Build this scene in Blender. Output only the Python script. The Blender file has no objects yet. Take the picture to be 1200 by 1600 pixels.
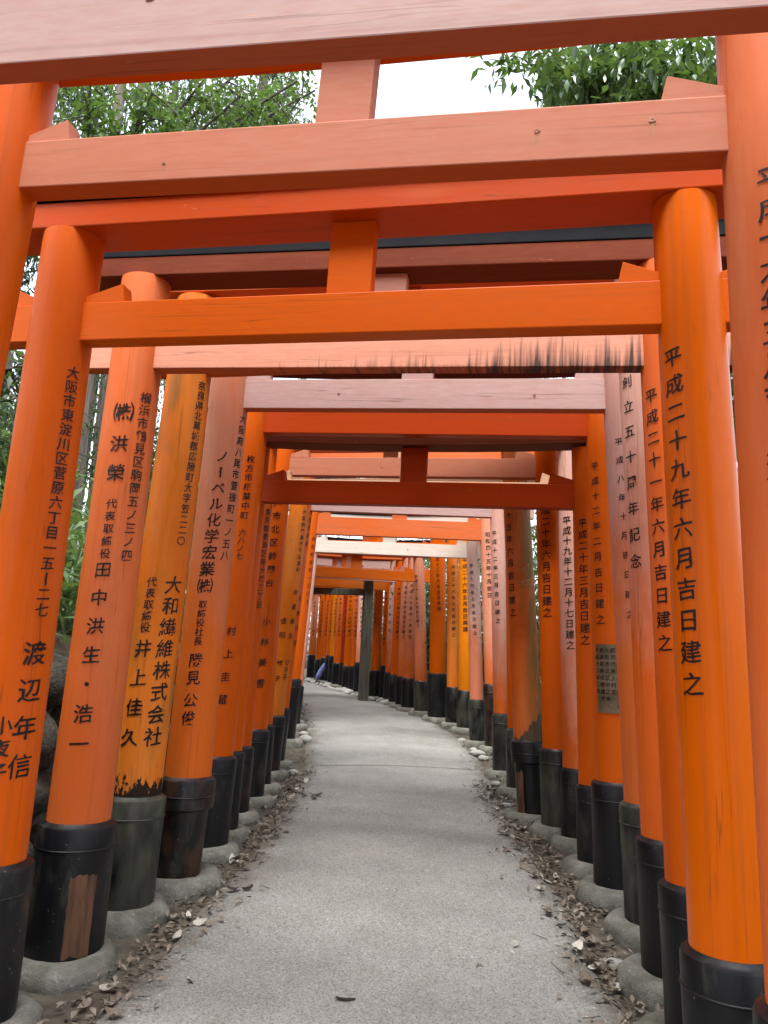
import bpy, bmesh, math, random
import numpy as np
from mathutils import Vector, Matrix, noise

random.seed(7); RNG = np.random.default_rng(7)
scene = bpy.context.scene
COL = scene.collection
R = math.radians

# ------------------------------------------------------------------ camera
cam_d = bpy.data.cameras.new('camera'); cam = bpy.data.objects.new('camera', cam_d); COL.objects.link(cam)
cam_d.sensor_fit = 'VERTICAL'; cam_d.sensor_height = 36.0; cam_d.lens = 36.0 * 1190 / 1600
cam_d.clip_start = 0.05; cam_d.clip_end = 600
PITCH, ROLL, YAW, EYE = R(11.2), R(2.6), R(6.0), 1.55
fw = Vector((-math.sin(YAW) * math.cos(PITCH), math.cos(YAW) * math.cos(PITCH), math.sin(PITCH)))
r0 = Vector((math.cos(YAW), math.sin(YAW), 0)); u0 = r0.cross(fw)
rt = r0 * math.cos(ROLL) + u0 * math.sin(ROLL); up = rt.cross(fw)
cam.matrix_world = Matrix(((rt.x, up.x, -fw.x, 0), (rt.y, up.y, -fw.y, 0), (rt.z, up.z, -fw.z, EYE), (0, 0, 0, 1)))
scene.camera = cam

# ------------------------------------------------------------------ light
SUN_EL, SUN_AZ = R(72), R(188)           # azimuth clockwise from +Y: the light comes from behind the camera
world = bpy.data.worlds.new('World'); scene.world = world; world.use_nodes = True
wn = world.node_tree; bg = wn.nodes['Background']
sky = wn.nodes.new('ShaderNodeTexSky'); sky.sky_type = 'NISHITA'; sky.sun_disc = False
sky.sun_elevation = SUN_EL; sky.sun_rotation = SUN_AZ; sky.air_density = 1.0; sky.dust_density = 1.5; sky.ozone_density = 1.0
hs = wn.nodes.new('ShaderNodeHueSaturation'); hs.inputs['Saturation'].default_value = 0.35      # thin bright overcast
wn.links.new(sky.outputs[0], hs.inputs['Color']); wn.links.new(hs.outputs[0], bg.inputs[0]); bg.inputs[1].default_value = 0.15
sun_d = bpy.data.lights.new('sun', 'SUN'); sun = bpy.data.objects.new('sun', sun_d); COL.objects.link(sun)
sun_d.energy = 1.9; sun_d.angle = R(28); sun_d.color = (1.0, 0.985, 0.96)
sdir = Vector((math.sin(SUN_AZ) * math.cos(SUN_EL), math.cos(SUN_AZ) * math.cos(SUN_EL), math.sin(SUN_EL)))
sun.rotation_euler = sdir.to_track_quat('Z', 'Y').to_euler()
sun.location = (0, -8, 20)
vs = scene.view_settings
vs.view_transform = 'Standard'; vs.look = 'None'; vs.exposure = 2.25; vs.gamma = 1.0; vs.use_curve_mapping = False
scene.cycles.max_bounces = 10; scene.cycles.diffuse_bounces = 6; scene.cycles.use_denoising = True

# ------------------------------------------------------------------ helpers
def tag(o, label=None, cat=None, group=None, kind=None):
    if label: o['label'] = label
    if cat: o['category'] = cat
    if group: o['group'] = group
    if kind: o['kind'] = kind
    return o
def empty(name, loc):
    o = bpy.data.objects.new(name, None); COL.objects.link(o); o.location = loc; o.empty_display_size = .2
    return o
def link(name, me, mat, parent=None, loc=(0, 0, 0)):
    o = bpy.data.objects.new(name, me); COL.objects.link(o); o.location = loc
    if mat is not None and not me.materials: me.materials.append(mat)
    if parent is not None: o.parent = parent
    return o
def mesh(name, vs_, fs, smooth=False):
    me = bpy.data.meshes.new(name); me.from_pydata([tuple(v) for v in vs_], [], fs)
    if smooth: me.shade_smooth()
    me.update(); return me
def fast_mesh(name, V, F):
    """V (n,3) array, F (m,k) array of equal-size polygons."""
    V = np.asarray(V, np.float32); F = np.asarray(F, np.int32); k = F.shape[1]
    me = bpy.data.meshes.new(name)
    me.vertices.add(len(V)); me.vertices.foreach_set('co', V.ravel())
    me.loops.add(F.size); me.loops.foreach_set('vertex_index', F.ravel())
    me.polygons.add(len(F)); me.polygons.foreach_set('loop_start', np.arange(0, F.size, k, dtype=np.int32))
    me.polygons.foreach_set('loop_total', np.full(len(F), k, np.int32))
    me.update(calc_edges=True); return me
def bevel_mesh(me, w, seg=2, angle=30):
    bm = bmesh.new(); bm.from_mesh(me)
    es = [e for e in bm.edges if e.is_manifold and e.calc_face_angle(0) > R(angle)]
    bmesh.ops.bevel(bm, geom=es, offset=w, segments=seg, affect='EDGES', profile=.6)
    bm.to_mesh(me); bm.free(); return me
def lathe(prof, n=40, jitter=None, lean=(0, 0)):
    """prof: list of (r,z); jitter(theta,z)->radius factor."""
    vs_, fs = [], []
    for r, z in prof:
        for i in range(n):
            a = 2 * math.pi * i / n
            k = jitter(a, z) if jitter else 1
            vs_.append((r * k * math.cos(a) + lean[0] * z, r * k * math.sin(a) + lean[1] * z, z))
    for j in range(len(prof) - 1):
        for i in range(n):
            fs.append((j * n + i, j * n + (i + 1) % n, (j + 1) * n + (i + 1) % n, (j + 1) * n + i))
    return vs_, fs
def smooth_by_angle(me, ang=40):
    me.shade_smooth()
    try: me.set_sharp_from_angle(angle=R(ang))
    except Exception: pass
    return me
def gz(y):
    if y < 4: return 0.0
    if y < 16: return .05 * (y - 4) * min(1, (y - 4) / .8)
    return .6 + .03 * (y - 16)

# ------------------------------------------------------------------ materials
def new_mat(name):
    m = bpy.data.materials.new(name); m.use_nodes = True
    nt = m.node_tree; b = nt.nodes['Principled BSDF']
    return m, nt, b
class NB:
    def __init__(s, nt): s.nt = nt; s.L = nt.links.new
    def n(s, t, **k):
        x = s.nt.nodes.new(t)
        for a, v in k.items(): setattr(x, a, v)
        return x
    def coords(s, scale=(1, 1, 1), rand=True):
        tc = s.n('ShaderNodeTexCoord'); mp = s.n('ShaderNodeMapping'); mp.inputs['Scale'].default_value = scale
        s.L(tc.outputs['Object'], mp.inputs[0])
        if rand:
            oi = s.n('ShaderNodeObjectInfo'); ml = s.n('ShaderNodeMath', operation='MULTIPLY'); ml.inputs[1].default_value = 37.0
            s.L(oi.outputs['Random'], ml.inputs[0]); s.L(ml.outputs[0], mp.inputs['Location'])
        return mp.outputs[0]
    def noise(s, vec, scale, detail=4, rough=.55, dist=0):
        x = s.n('ShaderNodeTexNoise'); x.inputs['Scale'].default_value = scale; x.inputs['Detail'].default_value = detail
        x.inputs['Roughness'].default_value = rough; x.inputs['Distortion'].default_value = dist
        s.L(vec, x.inputs['Vector']); return x.outputs['Fac']
    def ramp(s, fac, a, b, va=0.0, vb=1.0):
        x = s.n('ShaderNodeMapRange'); x.clamp = True
        for i, v in enumerate((a, b, va, vb)): x.inputs[i + 1].default_value = v
        s.L(fac, x.inputs[0]); return x.outputs[0]
    def mix(s, fac, a, b, mode='MIX'):
        x = s.n('ShaderNodeMix', data_type='RGBA', blend_type=mode)
        for sock, v in ((x.inputs[0], fac), (x.inputs[6], a), (x.inputs[7], b)):
            if isinstance(v, (int, float)): sock.default_value = v
            elif isinstance(v, tuple): sock.default_value = (*v, 1) if len(v) == 3 else v
            else: s.L(v, sock)
        return x.outputs[2]
    def math(s, op, a, b=0.0):
        x = s.n('ShaderNodeMath', operation=op)
        for i, v in enumerate((a, b)):
            if isinstance(v, (int, float)): x.inputs[i].default_value = v
            else: s.L(v, x.inputs[i])
        return x.outputs[0]
    def sep(s, vec):
        x = s.n('ShaderNodeSeparateXYZ'); s.L(vec, x.inputs[0]); return x.outputs
    def bump(s, h, strength, dist, b):
        x = s.n('ShaderNodeBump'); x.inputs['Strength'].default_value = strength; x.inputs['Distance'].default_value = dist
        s.L(h, x.inputs['Height']); s.L(x.outputs[0], b.inputs['Normal'])

FRESH = (.56, .089, .0008); DEEP = (.33, .024, .0005); YELLOW = (.62, .17, .002)
CORAL = (.54, .125, .04); PINK = (.56, .25, .17); LILAC = (.50, .29, .25); CREAM = (.70, .55, .42); WOOD = (.14, .09, .05)
def paint(name, base=FRESH, faded=CORAL, fade=.3, grain=(3, 3, .7), rough=.42, grime=.25, stain=0, rot=0, green=0, peel=0, bleach=0):
    """Aged vermilion lacquer: fresh colour worn to a paler one in long soft patches, streaked with dirt; optional drip stains,
    rotted foot, green patina and bare wood where the paint has gone."""
    m, nt, b = new_mat(name); k = NB(nt)
    v = k.coords(grain); v1 = k.coords((1, 1, 1))
    big = k.noise(v, 1.6, 3, .5, .3)
    z = k.sep(k.n('ShaderNodeTexCoord').outputs['Object'])
    fm = k.ramp(big, .72 - fade * .72, 1.0 - fade * .62)
    if bleach:                                                                     # weather-bleached upper pillar, sounder paint lower down
        pz = k.math('ADD', z[2], k.math('MULTIPLY', k.math('SUBTRACT', k.noise(k.coords((2, 2, .8)), 1.2, 5, .65), .5), 2.4))
        fm = k.math('MULTIPLY', fm, k.ramp(pz, bleach - .5, bleach + .7))
    if fade <= 0.02: fm = k.ramp(big, .6, 1.0, 0, .25)
    nz_ = k.sep(k.n('ShaderNodeNewGeometry').outputs['Normal'])[2]
    fm = k.math('MULTIPLY', fm, k.ramp(nz_, -.75, -.35))                           # undersides never saw the weather
    c = k.mix(fm, base, faded)
    fine = k.noise(k.coords(tuple(g * 9 for g in grain)), 2.2, 5, .65)
    c = k.mix(k.ramp(fine, .3, .75, 0, .28), c, tuple(x * .72 for x in base), 'MIX')
    st = k.noise(k.coords(tuple(g * 5 if g >= 2 else g * .55 for g in grain)), 2.0, 4, .6)
    c = k.mix(k.ramp(st, .55, .8, 0, grime), c, (.11, .045, .02))
    sc = k.noise(k.coords(tuple(g * 7 for g in grain)), 3.0, 2, .5, 1.5)          # small pale scuffs
    c = k.mix(k.ramp(sc, .74, .78, 0, .35), c, (.66, .26, .10))
    cn = k.noise(k.coords(tuple(g * 6 if g >= 2 else g * .45 for g in grain)), 2.0, 2, .4)
    ck = k.math('MULTIPLY', k.ramp(k.math('ABSOLUTE', k.math('SUBTRACT', cn, .5)), .003, .010, 1, 0), k.ramp(big, .45, .62))
    c = k.mix(k.math('MULTIPLY', ck, .42), c, (.07, .020, .006))                    # drying cracks along the grain
    ch = k.noise(k.coords((17, 17, 17)), 2.2, 3, .6)
    c = k.mix(k.ramp(ch, .735, .75, 0, .55), c, (.16, .07, .03))                   # small chips
    rg = k.ramp(fine, .2, .8, rough - .08, rough + .14)
    if green:
        gm = k.ramp(k.noise(k.coords((2, 2, .5)), 2.5, 4, .6), .62 - green * .4, .9 - green * .4)
        if peel: gm = k.math('MULTIPLY', gm, k.ramp(k.math('ADD', z[0], k.math('MULTIPLY', z[2], .06)), -.05, .07))
        c = k.mix(k.math('MULTIPLY', gm, .85), c, (.085, .080, .024))
    if stain:                                                                      # black water stains creeping up from the lower edge
        sn = k.noise(k.coords((19, 2, .8)), 1.0, 4, .6, .15)
        sn = k.math('ADD', k.math('MULTIPLY', sn, .62), k.math('MULTIPLY', k.noise(k.coords((47, 2, 1.6)), 1.0, 3, .6, .2), .38)); hgt = k.ramp(sn, .36, .70, -.17, .18)
        big2 = k.math('ADD', k.noise(k.coords((1.6, 1, .2)), 1.0, 1), k.math('MULTIPLY', z[0], .22))
        hgt = k.math('ADD', hgt, k.ramp(big2, .36, .80, -.15, .08))
        d = k.math('SUBTRACT', hgt, k.math('ADD', z[2], .03))
        sm = k.ramp(d, -.03, .12, 0, stain)
        c = k.mix(sm, c, (.035, .022, .018))
    if rot:
        rn = k.noise(k.coords((9, 9, 4)), 1.6, 5, .7)
        d = k.math('SUBTRACT', k.ramp(rn, .35, .75, 0, rot), k.math('SUBTRACT', z[2], .695))
        c = k.mix(k.ramp(d, 0, .02), c, (.02, .012, .008)); rg = k.mix(k.ramp(d, 0, .02), rg, (.8, .8, .8))
    if peel:                                                                       # paint flaked off, grey-brown wood showing
        pn = k.noise(k.coords((10, 10, 7)), 1.5, 5, .65)
        side = k.math('MULTIPLY', z[0], 1.0)
        d = k.math('SUBTRACT', k.math('ADD', k.ramp(pn, .3, .7, -.06, .14), k.math('ADD', side, peel)), z[2])
        pm = k.ramp(d, 0, .012)
        wood = k.mix(k.noise(k.coords((40, 40, 2)), 1.3, 4), (.03, .02, .012), (.14, .10, .06))
        c = k.mix(pm, c, wood); rg = k.mix(pm, rg, (.85, .85, .85))
    k.L(c, b.inputs['Base Color']); k.L(rg, b.inputs['Roughness'])
    b.inputs['Specular IOR Level'].default_value = .13
    k.bump(k.noise(k.coords(tuple(g * 22 for g in grain)), 2.0, 3, .55), .06, .002, b)
    return m

def sleeve_mat(name, algae=.3, wood=.0, gloss=.30):
    m, nt, b = new_mat(name); k = NB(nt)
    v = k.coords((3, 3, 1.2))
    n1 = k.noise(v, 2.2, 5, .6, .4)
    c = k.mix(k.ramp(n1, .75 - algae * .6, 1.0 - algae * .5, 0, .95), (.0028, .0032, .0045), (.062, .066, .046))
    st = k.noise(k.coords((16, 16, 1.0)), 1.5, 4, .6)
    c = k.mix(k.ramp(st, .5, .75, 0, .55), c, (.011, .009, .007))
    n2 = k.noise(k.coords((5, 5, 2.5)), 1.3, 4, .6)
    c = k.mix(k.ramp(n2, .70 - wood * .5, .82 - wood * .5, 0, .85 if wood else .15), c, (.045, .021, .011))
    sp = k.noise(k.coords((30, 30, 30)), 2.0, 2, .5)
    c = k.mix(k.ramp(sp, .71, .75, 0, .4), c, (.22, .22, .20))
    k.L(c, b.inputs['Base Color']); k.L(k.ramp(n1, .2, .8, gloss, gloss + .30), b.inputs['Roughness']); b.inputs['Specular IOR Level'].default_value = .32
    k.bump(k.noise(k.coords((22, 22, 3)), 2.0, 5, .65), .25, .006, b)
    return m
def simple(name, c1, c2, scale=(6, 6, 6), rough=.8, bump=.3, dist=.01, ns=2.0, detail=6, spec=.4):
    m, nt, b = new_mat(name); k = NB(nt)
    n1 = k.noise(k.coords(scale), ns, detail, .62)
    k.L(k.mix(k.ramp(n1, .3, .72), c1, c2), b.inputs['Base Color'])
    b.inputs['Roughness'].default_value = rough; b.inputs['Specular IOR Level'].default_value = spec
    if bump: k.bump(n1, bump, dist, b)
    return m

M = {}
M['letter'] = simple('letter_black', (.0025, .0025, .003), (.022, .013, .010), (9, 9, 9), rough=.42, bump=0, spec=.25, ns=2.4)
M['cap'] = simple('cap_black', (.003, .003, .005), (.008, .008, .009), (4, 4, 4), .75, .1, spec=.12)
M['footing'] = None
def footing_mat():
    m, nt, b = new_mat('mossy_concrete'); k = NB(nt)
    n1 = k.noise(k.coords((5, 5, 5)), 1.4, 6, .65)
    c = k.mix(k.ramp(n1, .3, .7), (.10, .10, .083), (.235, .23, .195))
    n2 = k.noise(k.coords((4, 4, 6)), 1.2, 4, .6)
    c = k.mix(k.ramp(n2, .45, .66, 0, .55), c, (.058, .066, .036))
    n3 = k.noise(k.coords((18, 18, 18)), 2, 3)
    c = k.mix(k.ramp(n3, .62, .7, 0, .5), c, (.34, .34, .30))
    k.L(c, b.inputs['Base Color']); b.inputs['Roughness'].default_value = .9
    k.bump(k.noise(k.coords((20, 20, 20)), 2, 6, .7), .9, .02, b)
    return m
M['footing'] = footing_mat()
def path_mat():
    m, nt, b = new_mat('worn_path_paving'); k = NB(nt)
    v = k.coords((1, 1, 1), False)
    n1 = k.noise(v, 1.1, 5, .6); n2 = k.noise(v, 6, 5, .6)
    c = k.mix(k.ramp(n1, .3, .7), (.175, .174, .160), (.265, .263, .243))
    c = k.mix(k.ramp(n2, .35, .75, 0, .35), c, (.145, .132, .108))
    n4 = k.noise(v, .55, 4, .6, .6)
    c = k.mix(k.ramp(n4, .55, .72, 0, .45), c, (.13, .118, .095))
    at = k.n('ShaderNodeAttribute'); at.attribute_name = 'grit'
    c = k.mix(k.ramp(k.math('ADD', at.outputs['Fac'], k.math('MULTIPLY', k.math('SUBTRACT', k.noise(v, 4.5, 6, .7), .5), 1.5)), .45, .95, 0, .85), c, (.075, .064, .046))
    vo = k.n('ShaderNodeTexVoronoi'); vo.inputs['Scale'].default_value = 125; k.L(v, vo.inputs['Vector'])
    gr = k.sep(vo.outputs['Color'])
    c = k.mix(k.ramp(gr[0], .76, .88, 0, .35), c, (.38, .375, .35))
    c = k.mix(k.ramp(gr[1], .66, .85, 0, .6), c, (.07, .067, .058))
    vo2 = k.n('ShaderNodeTexVoronoi'); vo2.inputs['Scale'].default_value = 38; k.L(v, vo2.inputs['Vector'])
    g2 = k.sep(vo2.outputs['Color'])
    c = k.mix(k.math('MULTIPLY', k.ramp(g2[2], .965, .975, 0, .6), k.ramp(vo2.outputs['Distance'], .30, .22)), c, (.50, .50, .47))
    k.L(c, b.inputs['Base Color']); b.inputs['Roughness'].default_value = .85
    k.bump(k.math('ADD', k.noise(v, 130, 3), k.math('MULTIPLY', gr[0], .5)), .35, .004, b)
    return m
M['path'] = path_mat()
M['soil'] = simple('leaf_mould_soil', (.035, .028, .020), (.13, .112, .085), (3, 3, 3), .95, .6, .03, 3.0)
M['rock'] = simple('bank_rock', (.018, .020, .014), (.095, .088, .068), (4, 4, 4), .9, .6, .03)
M['pebble'] = simple('pale_stone', (.20, .20, .18), (.42, .41, .37), (7, 7, 7), .85, .4, .01)
M['greywood'] = simple('weathered_grey_timber', (.06, .062, .046), (.15, .15, .12), (9, 9, 1.2), .85, .4, .006)
M['barewood'] = simple('split_brown_wood', (.025, .014, .009), (.17, .075, .035), (14, 14, 1.5), .7, .6, .01)
M['bark'] = simple('cedar_bark', (.07, .052, .04), (.25, .205, .165), (14, 14, 1.2), .95, .7, .02)
M['darkbark'] = simple('oak_bark', (.03, .026, .02), (.10, .085, .065), (9, 9, 2), .95, .6, .02)
def leaf_mat(name, c1, c2, rough=.45, trans=.25):
    m, nt, b = new_mat(name); k = NB(nt)
    tc = k.n('ShaderNodeTexCoord')
    n1 = k.noise(tc.outputs['Object'], .9, 3); n2 = k.noise(tc.outputs['Object'], 9.0, 2)
    oi = k.n('ShaderNodeObjectInfo')
    f = k.math('ADD', k.math('MULTIPLY', n1, .5), k.math('MULTIPLY', n2, .5))
    f = k.math('ADD', f, k.math('MULTIPLY', k.math('SUBTRACT', oi.outputs['Random'], .5), .3))
    c = k.mix(k.ramp(f, .35, .68), c1, c2)
    k.L(c, b.inputs['Base Color']); b.inputs['Roughness'].default_value = rough
    tr = k.n('ShaderNodeBsdfTranslucent'); k.L(k.mix(.5, c, (.16, .26, .03)), tr.inputs[0])
    mx = k.n('ShaderNodeMixShader'); mx.inputs[0].default_value = trans
    out = nt.nodes['Material Output']
    k.L(b.outputs[0], mx.inputs[1]); k.L(tr.outputs[0], mx.inputs[2]); k.L(mx.outputs[0], out.inputs[0])
    return m
M['oakleaf'] = leaf_mat('evergreen_oak_leaf', (.022, .050, .018), (.065, .125, .035), .35)
M['mapleleaf'] = leaf_mat('bright_young_leaf', (.022, .060, .016), (.070, .140, .034), .5, .3)
M['cedarleaf'] = leaf_mat('cedar_spray', (.018, .040, .022), (.060, .10, .050), .6)
M['bamboo'] = leaf_mat('dwarf_bamboo_leaf', (.05, .10, .03), (.19, .27, .12), .45, .3)
def dry_leaf():
    m, nt, b = new_mat('dry_leaf'); k = NB(nt)
    oi = k.n('ShaderNodeObjectInfo'); tc = k.n('ShaderNodeTexCoord')
    n1 = k.noise(tc.outputs['Object'], 14, 2)
    f = k.math('ADD', k.math('MULTIPLY', oi.outputs['Random'], .7), k.math('MULTIPLY', n1, .5))
    cr = k.n('ShaderNodeValToRGB'); e = cr.color_ramp.elements
    e[0].position = .2; e[0].color = (.05, .036, .024, 1); e[1].position = .9; e[1].color = (.42, .40, .34, 1)
    x = cr.color_ramp.elements.new(.5); x.color = (.14, .11, .08, 1)
    x = cr.color_ramp.elements.new(.7); x.color = (.27, .245, .20, 1)
    k.L(f, cr.inputs[0]); k.L(cr.outputs[0], b.inputs['Base Color']); b.inputs['Roughness'].default_value = .7
    return m
M['dryleaf'] = dry_leaf()
m_, nt_, b_ = new_mat('aged_metal_plate'); k_ = NB(nt_)
n_ = k_.noise(k_.coords((5, 5, 5)), 2, 5)
k_.L(k_.mix(k_.ramp(n_, .3, .7), (.09, .065, .035), (.19, .145, .085)), b_.inputs['Base Color'])
b_.inputs['Metallic'].default_value = .35; b_.inputs['Roughness'].default_value = .5; M['plate'] = m_
M['scratch'] = simple('scratched_wood', (.32, .17, .06), (.42, .22, .08), rough=.8, bump=0)
M['blue'] = simple('blue_cloth', (.10, .12, .42), (.36, .38, .66), (5, 5, 5), .6, .2)
M['white'] = simple('white_lamp_housing', (.72, .72, .70), (.82, .82, .80), rough=.4, bump=0)
M['darkmetal'] = simple('dark_metal', (.02, .02, .02), (.05, .05, .05), rough=.4, bump=0)
M['log'] = simple('pale_log', (.34, .31, .25), (.55, .52, .44), (9, 2, 9), .8, .3)

# paints: (pillar left, pillar right, tie beam + wedges + strut, lintel)
def PT(name, **k):
    if name not in M: M[name] = paint(name, **k)
    return M[name]
GP = (2.4, 2.4, .45)        # grain along a pillar (z)
GB = (.5, 2.6, 2.6)         # grain along a beam (x)
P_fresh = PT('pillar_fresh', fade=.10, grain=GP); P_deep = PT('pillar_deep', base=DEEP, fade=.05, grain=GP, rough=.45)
P_orange = PT('pillar_gloss_orange', base=(.58, .104, .0005), faded=(.60, .145, .008), fade=.15, grain=GP, rough=.30, grime=.4)
P_coral = PT('pillar_coral', faded=CORAL, fade=.6, grain=GP, rough=.48, bleach=1.6); P_pink = PT('pillar_pink', base=(.54, .10, .01), faded=(.56, .21, .12), fade=.85, grain=GP, rough=.5, bleach=1.5)
P_coral2 = PT('pillar_dull_coral', base=(.54, .096, .010), faded=(.53, .135, .045), fade=.55, grain=GP, rough=.5)
P_lilac = PT('pillar_lilac', base=(.54, .12, .022), faded=LILAC, fade=.9, grain=GP, rough=.5, bleach=2.0); P_white = PT('pillar_chalky', base=(.58, .19, .10), faded=(.68, .49, .43), fade=.95, grain=GP, rough=.55, bleach=1.7)
P_wpink = PT('pillar_pale_top', base=(.56, .10, .01), faded=(.64, .38, .30), fade=.95, grain=GP, rough=.5, bleach=2.2)
P_wpink2 = PT('pillar_pale_most', base=(.56, .105, .012), faded=(.62, .36, .29), fade=1.0, grain=GP, rough=.5, bleach=1.35); P_pink2 = PT('pillar_soft_coral', base=(.56, .11, .012), faded=(.58, .24, .15), fade=1.0, grain=GP, rough=.5, bleach=1.25)
P_mauve = PT('pillar_mauve_top', base=(.56, .115, .012), faded=(.54, .215, .13), fade=.95, grain=GP, rough=.5, grime=.12, bleach=2.1)
P_rose = PT('pillar_salmon_orange', base=(.58, .098, .006), faded=(.58, .16, .06), fade=.7, grain=GP, rough=.45, grime=.1, bleach=1.2)
P_yel = PT('pillar_yellow_orange', base=YELLOW, faded=(.64, .24, .02), fade=.25, grain=GP)
P_ochre = PT('pillar_ochre', base=(.58, .13, .003), faded=(.62, .24, .06), fade=.3, grain=GP)
P_green = PT('pillar_algae', base=(.60, .125, .002), faded=(.62, .20, .03), fade=.45, grain=GP, green=.27, rot=.22, grime=.22)
P_peel = PT('pillar_peeling', base=(.54, .105, .012), faded=(.56, .18, .06), fade=.4, grain=GP, green=.8, peel=.86, grime=.5)
B_fresh = PT('beam_fresh', base=(.60, .099, .0005), fade=.04, grain=GB); B_deep_shaded = PT('beam_deep_shaded', base=(.36, .036, .0005), fade=.03, grain=GB)  # deep one: darker red with the shade of nearer gates put into the paint
B_orange = PT('beam_orange', base=(.56, .11, .003), faded=(.60, .17, .03), fade=.4, grain=GB)
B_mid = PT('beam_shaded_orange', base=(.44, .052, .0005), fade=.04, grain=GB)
B_coral = PT('beam_coral', faded=CORAL, fade=.65, grain=GB, rough=.55); B_pink = PT('beam_pink', base=(.50, .085, .015), faded=(.43, .165, .098), fade=1.0, grain=GB, rough=.55, grime=.15)
B_grey = PT('beam_grey_pink', base=(.44, .10, .04), faded=(.37, .265, .24), fade=1.0, grain=GB, rough=.6, grime=.3)
B_lilac = PT('beam_lilac', base=(.50, .10, .03), faded=(.49, .345, .315), fade=1.0, grain=GB, rough=.55, grime=.08)
B_stain = PT('beam_stained', base=(.52, .10, .03), faded=(.57, .265, .175), fade=1.0, grain=GB, rough=.55, stain=.95)
B_cream = PT('beam_cream', base=(.66, .46, .33), faded=(.74, .66, .57), fade=.95, grain=GB, rough=.6, grime=.15)
B_worn = PT('beam_worn_brown', base=(.11, .016, .003), faded=(.16, .032, .008), fade=.4, grain=GB, rough=.7, grime=.9)
B_woody = PT('beam_weathered', base=(.60, .27, .14), faded=(.55, .40, .26), fade=.6, grain=GB, rough=.65, grime=.6)
PAINT = {
    -1: (P_fresh, P_fresh, B_fresh, B_deep_shaded), -2: (P_coral, P_fresh, B_coral, B_fresh), -3: (P_fresh, P_fresh, B_fresh, B_fresh), -4: (P_fresh, P_coral, B_fresh, B_fresh),
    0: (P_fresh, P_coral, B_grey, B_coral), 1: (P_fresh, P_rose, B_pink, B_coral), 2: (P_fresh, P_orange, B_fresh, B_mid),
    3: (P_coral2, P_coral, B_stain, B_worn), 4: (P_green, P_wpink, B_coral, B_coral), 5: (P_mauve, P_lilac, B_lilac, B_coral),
    6: (P_fresh, P_fresh, B_deep_shaded, B_worn), 7: (P_fresh, P_fresh, B_deep_shaded, B_worn), 8: (P_fresh, P_wpink2, B_woody, B_woody),
    9: (P_fresh, P_fresh, B_pink, B_coral), 10: (P_coral, P_peel, B_woody, B_fresh), 11: (P_ochre, P_fresh, B_coral, B_coral),
    12: (P_coral, P_wpink2, B_lilac, B_coral), 13: (P_fresh, P_pink2, B_coral, B_coral), 14: (P_white, P_white, B_cream, B_cream),
    15: (P_orange, P_yel, B_fresh, B_fresh), 16: (P_fresh, P_ochre, B_fresh, B_fresh), 17: (P_fresh, P_orange, B_coral, B_fresh),
    18: (P_coral, P_pink2, B_orange, B_coral), 19: (P_coral, P_pink2, B_pink, B_coral), 20: (P_fresh, P_pink2, B_coral, B_coral),
    21: (P_fresh, P_fresh, B_lilac, B_coral), 22: (P_coral, P_wpink2, B_coral, B_coral), 23: (P_fresh, P_fresh, B_orange, B_lilac),
    24: (P_fresh, P_coral, B_fresh, B_coral)}
for i_ in range(25, 35):
    PAINT[i_] = [(P_fresh, P_white, B_fresh, B_fresh), (P_fresh, P_coral, B_coral, B_fresh), (P_fresh, P_orange, B_fresh, B_fresh),
                 (P_deep, P_deep, B_deep_shaded, B_deep_shaded), (P_fresh, P_coral, B_fresh, B_fresh), (P_yel, P_yel, B_fresh, B_fresh),
                 (P_fresh, P_orange, B_fresh, B_coral), (P_fresh, P_fresh, B_fresh, B_fresh), (P_orange, P_orange, B_coral, B_fresh),
                 (P_pink, P_pink, B_pink, B_fresh)][i_ - 25]
S_black = sleeve_mat('sleeve_black', .24); S_algae = sleeve_mat('sleeve_algae', .62); S_mid = sleeve_mat('sleeve_worn', .36, .0); S_wood = sleeve_mat('sleeve_rotten', .35, .45)
S_dk = sleeve_mat('sleeve_tarred', .32, .2)
SLEEVE = {1: (S_black, S_black), 2: (S_dk, S_black), 3: (S_dk, S_mid), 4: (S_algae, S_black), 5: (S_wood, S_algae), 6: (S_black, S_black), 7: (S_dk, S_mid),
          8: (S_dk, S_mid), 9: (S_mid, S_algae), 10: (S_mid, S_black), 11: (S_dk, S_algae), 12: (S_mid, S_algae), 13: (S_mid, S_wood), 14: (S_black, S_algae),
          15: (S_mid, S_algae), 16: (S_mid, S_mid), 17: (S_black, S_black), 18: (S_mid, S_algae), 19: (S_mid, S_dk), 20: (S_mid, S_mid)}

# ------------------------------------------------------------------ terrain
YL = [-30, 2, 5, 7, 9.4, 11, 12.6, 14.4, 17.5, 20, 24, 27, 40]; XL = [-2.0, -1.94, -1.85, -1.95, -2.2, -2.42, -2.68, -3.25, -4.5, -5.5, -7.0, -8.6, -20]
YR = [-30, 2, 5, 7, 9, 11.5, 13.3, 15.3, 17.5, 19.7, 22.5, 25.6, 28, 40]; XR = [1.0, .98, 1.15, .95, .62, .5, .1, -.7, -1.5, -2.5, -3.5, -4.9, -6.6, -18]
def left_row(y): return float(np.interp(y, YL, XL))
def right_row(y): return float(np.interp(y, YR, XR))
def terrain(x, y):
    z = gz(y) if y < 30 else gz(30)
    dl = left_row(y) - x; dr = x - right_row(y)
    if dl > .28:
        t = dl - .28
        z += 1.45 * (1 - math.exp(-(t / .22) ** 1.6)) + .22 * max(0, t - .3) + .10 * noise.noise((x * 1.3, y * 1.3, 0)) * min(1, t * 3)
    elif dr > .45:
        t = dr - .45
        z += .12 * t + .08 * noise.noise((x * .9, y * .9, 3)) * min(1, t)
    else:
        z += .012 * noise.noise((x * 3, y * 3, 1))
    return z
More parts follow.
